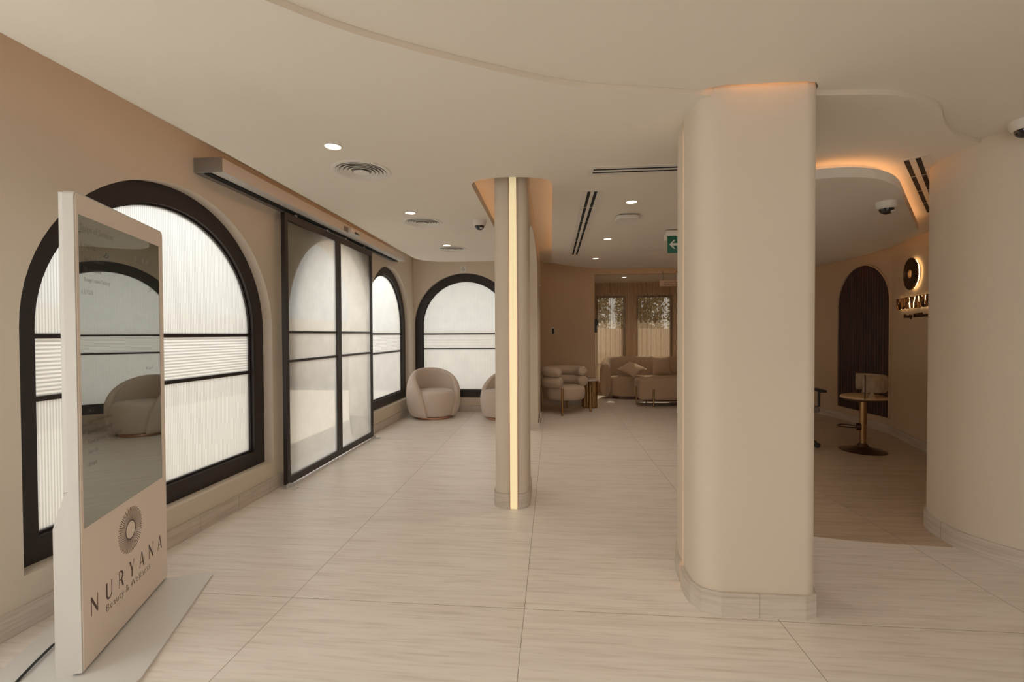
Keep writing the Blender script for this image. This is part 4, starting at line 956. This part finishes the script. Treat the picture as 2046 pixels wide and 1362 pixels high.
for s in (-1, 1):
    th = PI + s*math.radians(95)
    pts = [(0.200*math.cos(th), 0.200*math.sin(th), 0.575), (0.224*math.cos(th), 0.224*math.sin(th), 0.68), (0.226*math.cos(th), 0.226*math.sin(th), 0.80), (0.20*math.cos(th), 0.20*math.sin(th), 0.848)]
    obj('back_support', tube(smooth(pts, 4), 0.006, 8), M['bronze'], t)
    a2 = PI + s*math.radians(78)
    pp = [(0.205*math.cos(a2-s*0.20), 0.205*math.sin(a2-s*0.20)), (0.205*math.cos(a2+s*0.20), 0.205*math.sin(a2+s*0.20))]
    b = bmesh.new(); q = [b.verts.new((0.207*math.cos(a), 0.207*math.sin(a), z)) for a, z in ((a2-0.20, 0.575), (a2+0.20, 0.575), (a2+0.05, 0.68), (a2-0.05, 0.68))]
    q2 = [b.verts.new((v.co.x*0.93, v.co.y*0.93, v.co.z)) for v in q]
    for k in range(4): b.faces.new((q[k], q[(k+1) % 4], q2[(k+1) % 4], q2[k]))
    b.faces.new(q); b.faces.new(q2); obj('leather_strap', b, M['leather2'], t)

# office chair mostly hidden behind the thick column
t = thing('office_chair', 'dark office chair, only its arm and a castor showing beside the thick column', 'office chair', (2.80, 5.62, 0), math.radians(-100))
b = bmesh.new()
for k in range(5):
    a = 2*PI*k/5 + 0.86; tube([(0, 0, 0.10), (0.15*math.cos(a), 0.15*math.sin(a), 0.085), (0.27*math.cos(a), 0.27*math.sin(a), 0.066)], [0.022, 0.018, 0.012], 8, b)
obj('star_base', b, M['blackplastic'], t)
for k in range(5):
    a = 2*PI*k/5 + 0.86; b = lathe([(0, -0.016), (0.024, -0.018), (0.029, -0.012), (0.029, 0.012), (0.024, 0.018), (0, 0.016)], 18); b.transform(Matrix.Translation((0.28*math.cos(a), 0.28*math.sin(a), 0.029)) @ Matrix.Rotation(a, 4, 'Z') @ Matrix.Rotation(PI/2, 4, 'X')); obj('castor', b, M['blackplastic'], t)
obj('gas_lift', lathe([(0, 0.08), (0.026, 0.08), (0.026, 0.25), (0.016, 0.25), (0.016, 0.40), (0, 0.40)], 18), M['blackplastic'], t)
obj('seat', bm_box(-0.23, 0.23, -0.23, 0.23, 0.40, 0.47, 0.03, 4), M['greycloth'], t, 60)
b = bm_box(-0.26, -0.20, -0.20, 0.20, 0.50, 0.95, 0.025, 4); obj('backrest', b, M['greycloth'], t, 60)
for s in (-1, 1):
    b = tube([(-0.02, s*0.22, 0.42), (0.0, s*0.29, 0.45), (0.0, s*0.29, 0.62)], 0.014, 8); obj('arm_post', b, M['blackplastic'], t)
    obj('arm_pad', bm_box(-0.12, 0.14, s*0.29-0.035, s*0.29+0.035, 0.62, 0.65, 0.012, 3), M['blackplastic'], t)

# ------------------------------------------------------------------ outdoors
def out(name, bm, mat, label, cat):
    o = obj(name, bm, mat); o['kind'] = 'structure'; return o
out('ground_outside', bm_box(-14, -2.59, -8, 16, -0.14, -0.02), M['paving'], '', '')
out('ground_garden', bm_box(-2.59, 12, 10.31, 18, -0.14, -0.02), M['paving'], '', '')
out('ground_rear', bm_box(-2.58, -0.49, 7.8, 10.30, -0.14, -0.02), M['paving'], '', '')
out('wall_outside_left', bm_box(-7.2, -7.0, -8, 16, -0.02, 1.75), M['fence'], '', '')
out('wall_outside_garden', bm_box(-7.0, 9, 11.5, 11.65, -0.02, 1.42), M['fence'], '', '')
random.seed(11)
def hedge(cx, wd, label):
    t = thing('hedge_shrub', label, 'shrub', (cx, 12.35, -0.02), 0, 'shrubs behind the garden wall')
    b = bmesh.new()
    for k in range(6500):
        x = random.uniform(-wd/2, wd/2); y = random.uniform(-0.45, 0.45); z = random.uniform(0.7, 3.3)
        c = Vector((x, y, z)); a = random.uniform(0, 2*PI); e = random.uniform(-1.1, 1.1); L = random.uniform(0.06, 0.13); W_ = L*0.22
        d = Vector((math.cos(a)*math.cos(e), math.sin(a)*math.cos(e), math.sin(e))); s = d.cross(Vector((random.random(), random.random(), random.random()))).normalized()
        nn = d.cross(s)
        v0 = b.verts.new(c); v1 = b.verts.new(c+d*L*0.5+s*W_+nn*0.006); v2 = b.verts.new(c+d*L); v3 = b.verts.new(c+d*L*0.5-s*W_+nn*0.006)
        b.faces.new((v0, v1, v2)); b.faces.new((v0, v2, v3))
    obj('foliage', b, M['leaf'], t)
    b = bmesh.new()
    for k in range(7):
        x = random.uniform(-wd/3, wd/3); tube([(x*0.4, 0, 0), (x*0.8, 0.05, 1.4), (x, random.uniform(-.2, .2), 3.0)], [0.03, 0.02, 0.008], 6, b)
    obj('stems', b, M['bark'], t)
for cxx, lb in ((0.9, 'leafy shrub beyond the leftmost curtained window'), (2.3, 'leafy shrub beyond the middle curtained window'), (3.7, 'leafy shrub beyond the rightmost curtained window')):
    hedge(cxx, 1.18, lb)
sd = bpy.data.lights.new('garden_sun', 'SUN'); sd.energy = 4.5; sd.angle = math.radians(1.0); sd.color = (1, 0.93, 0.8)
so = bpy.data.objects.new('garden_sun', sd); C.objects.link(so); so.rotation_euler = (math.radians(38), 0, math.radians(165))
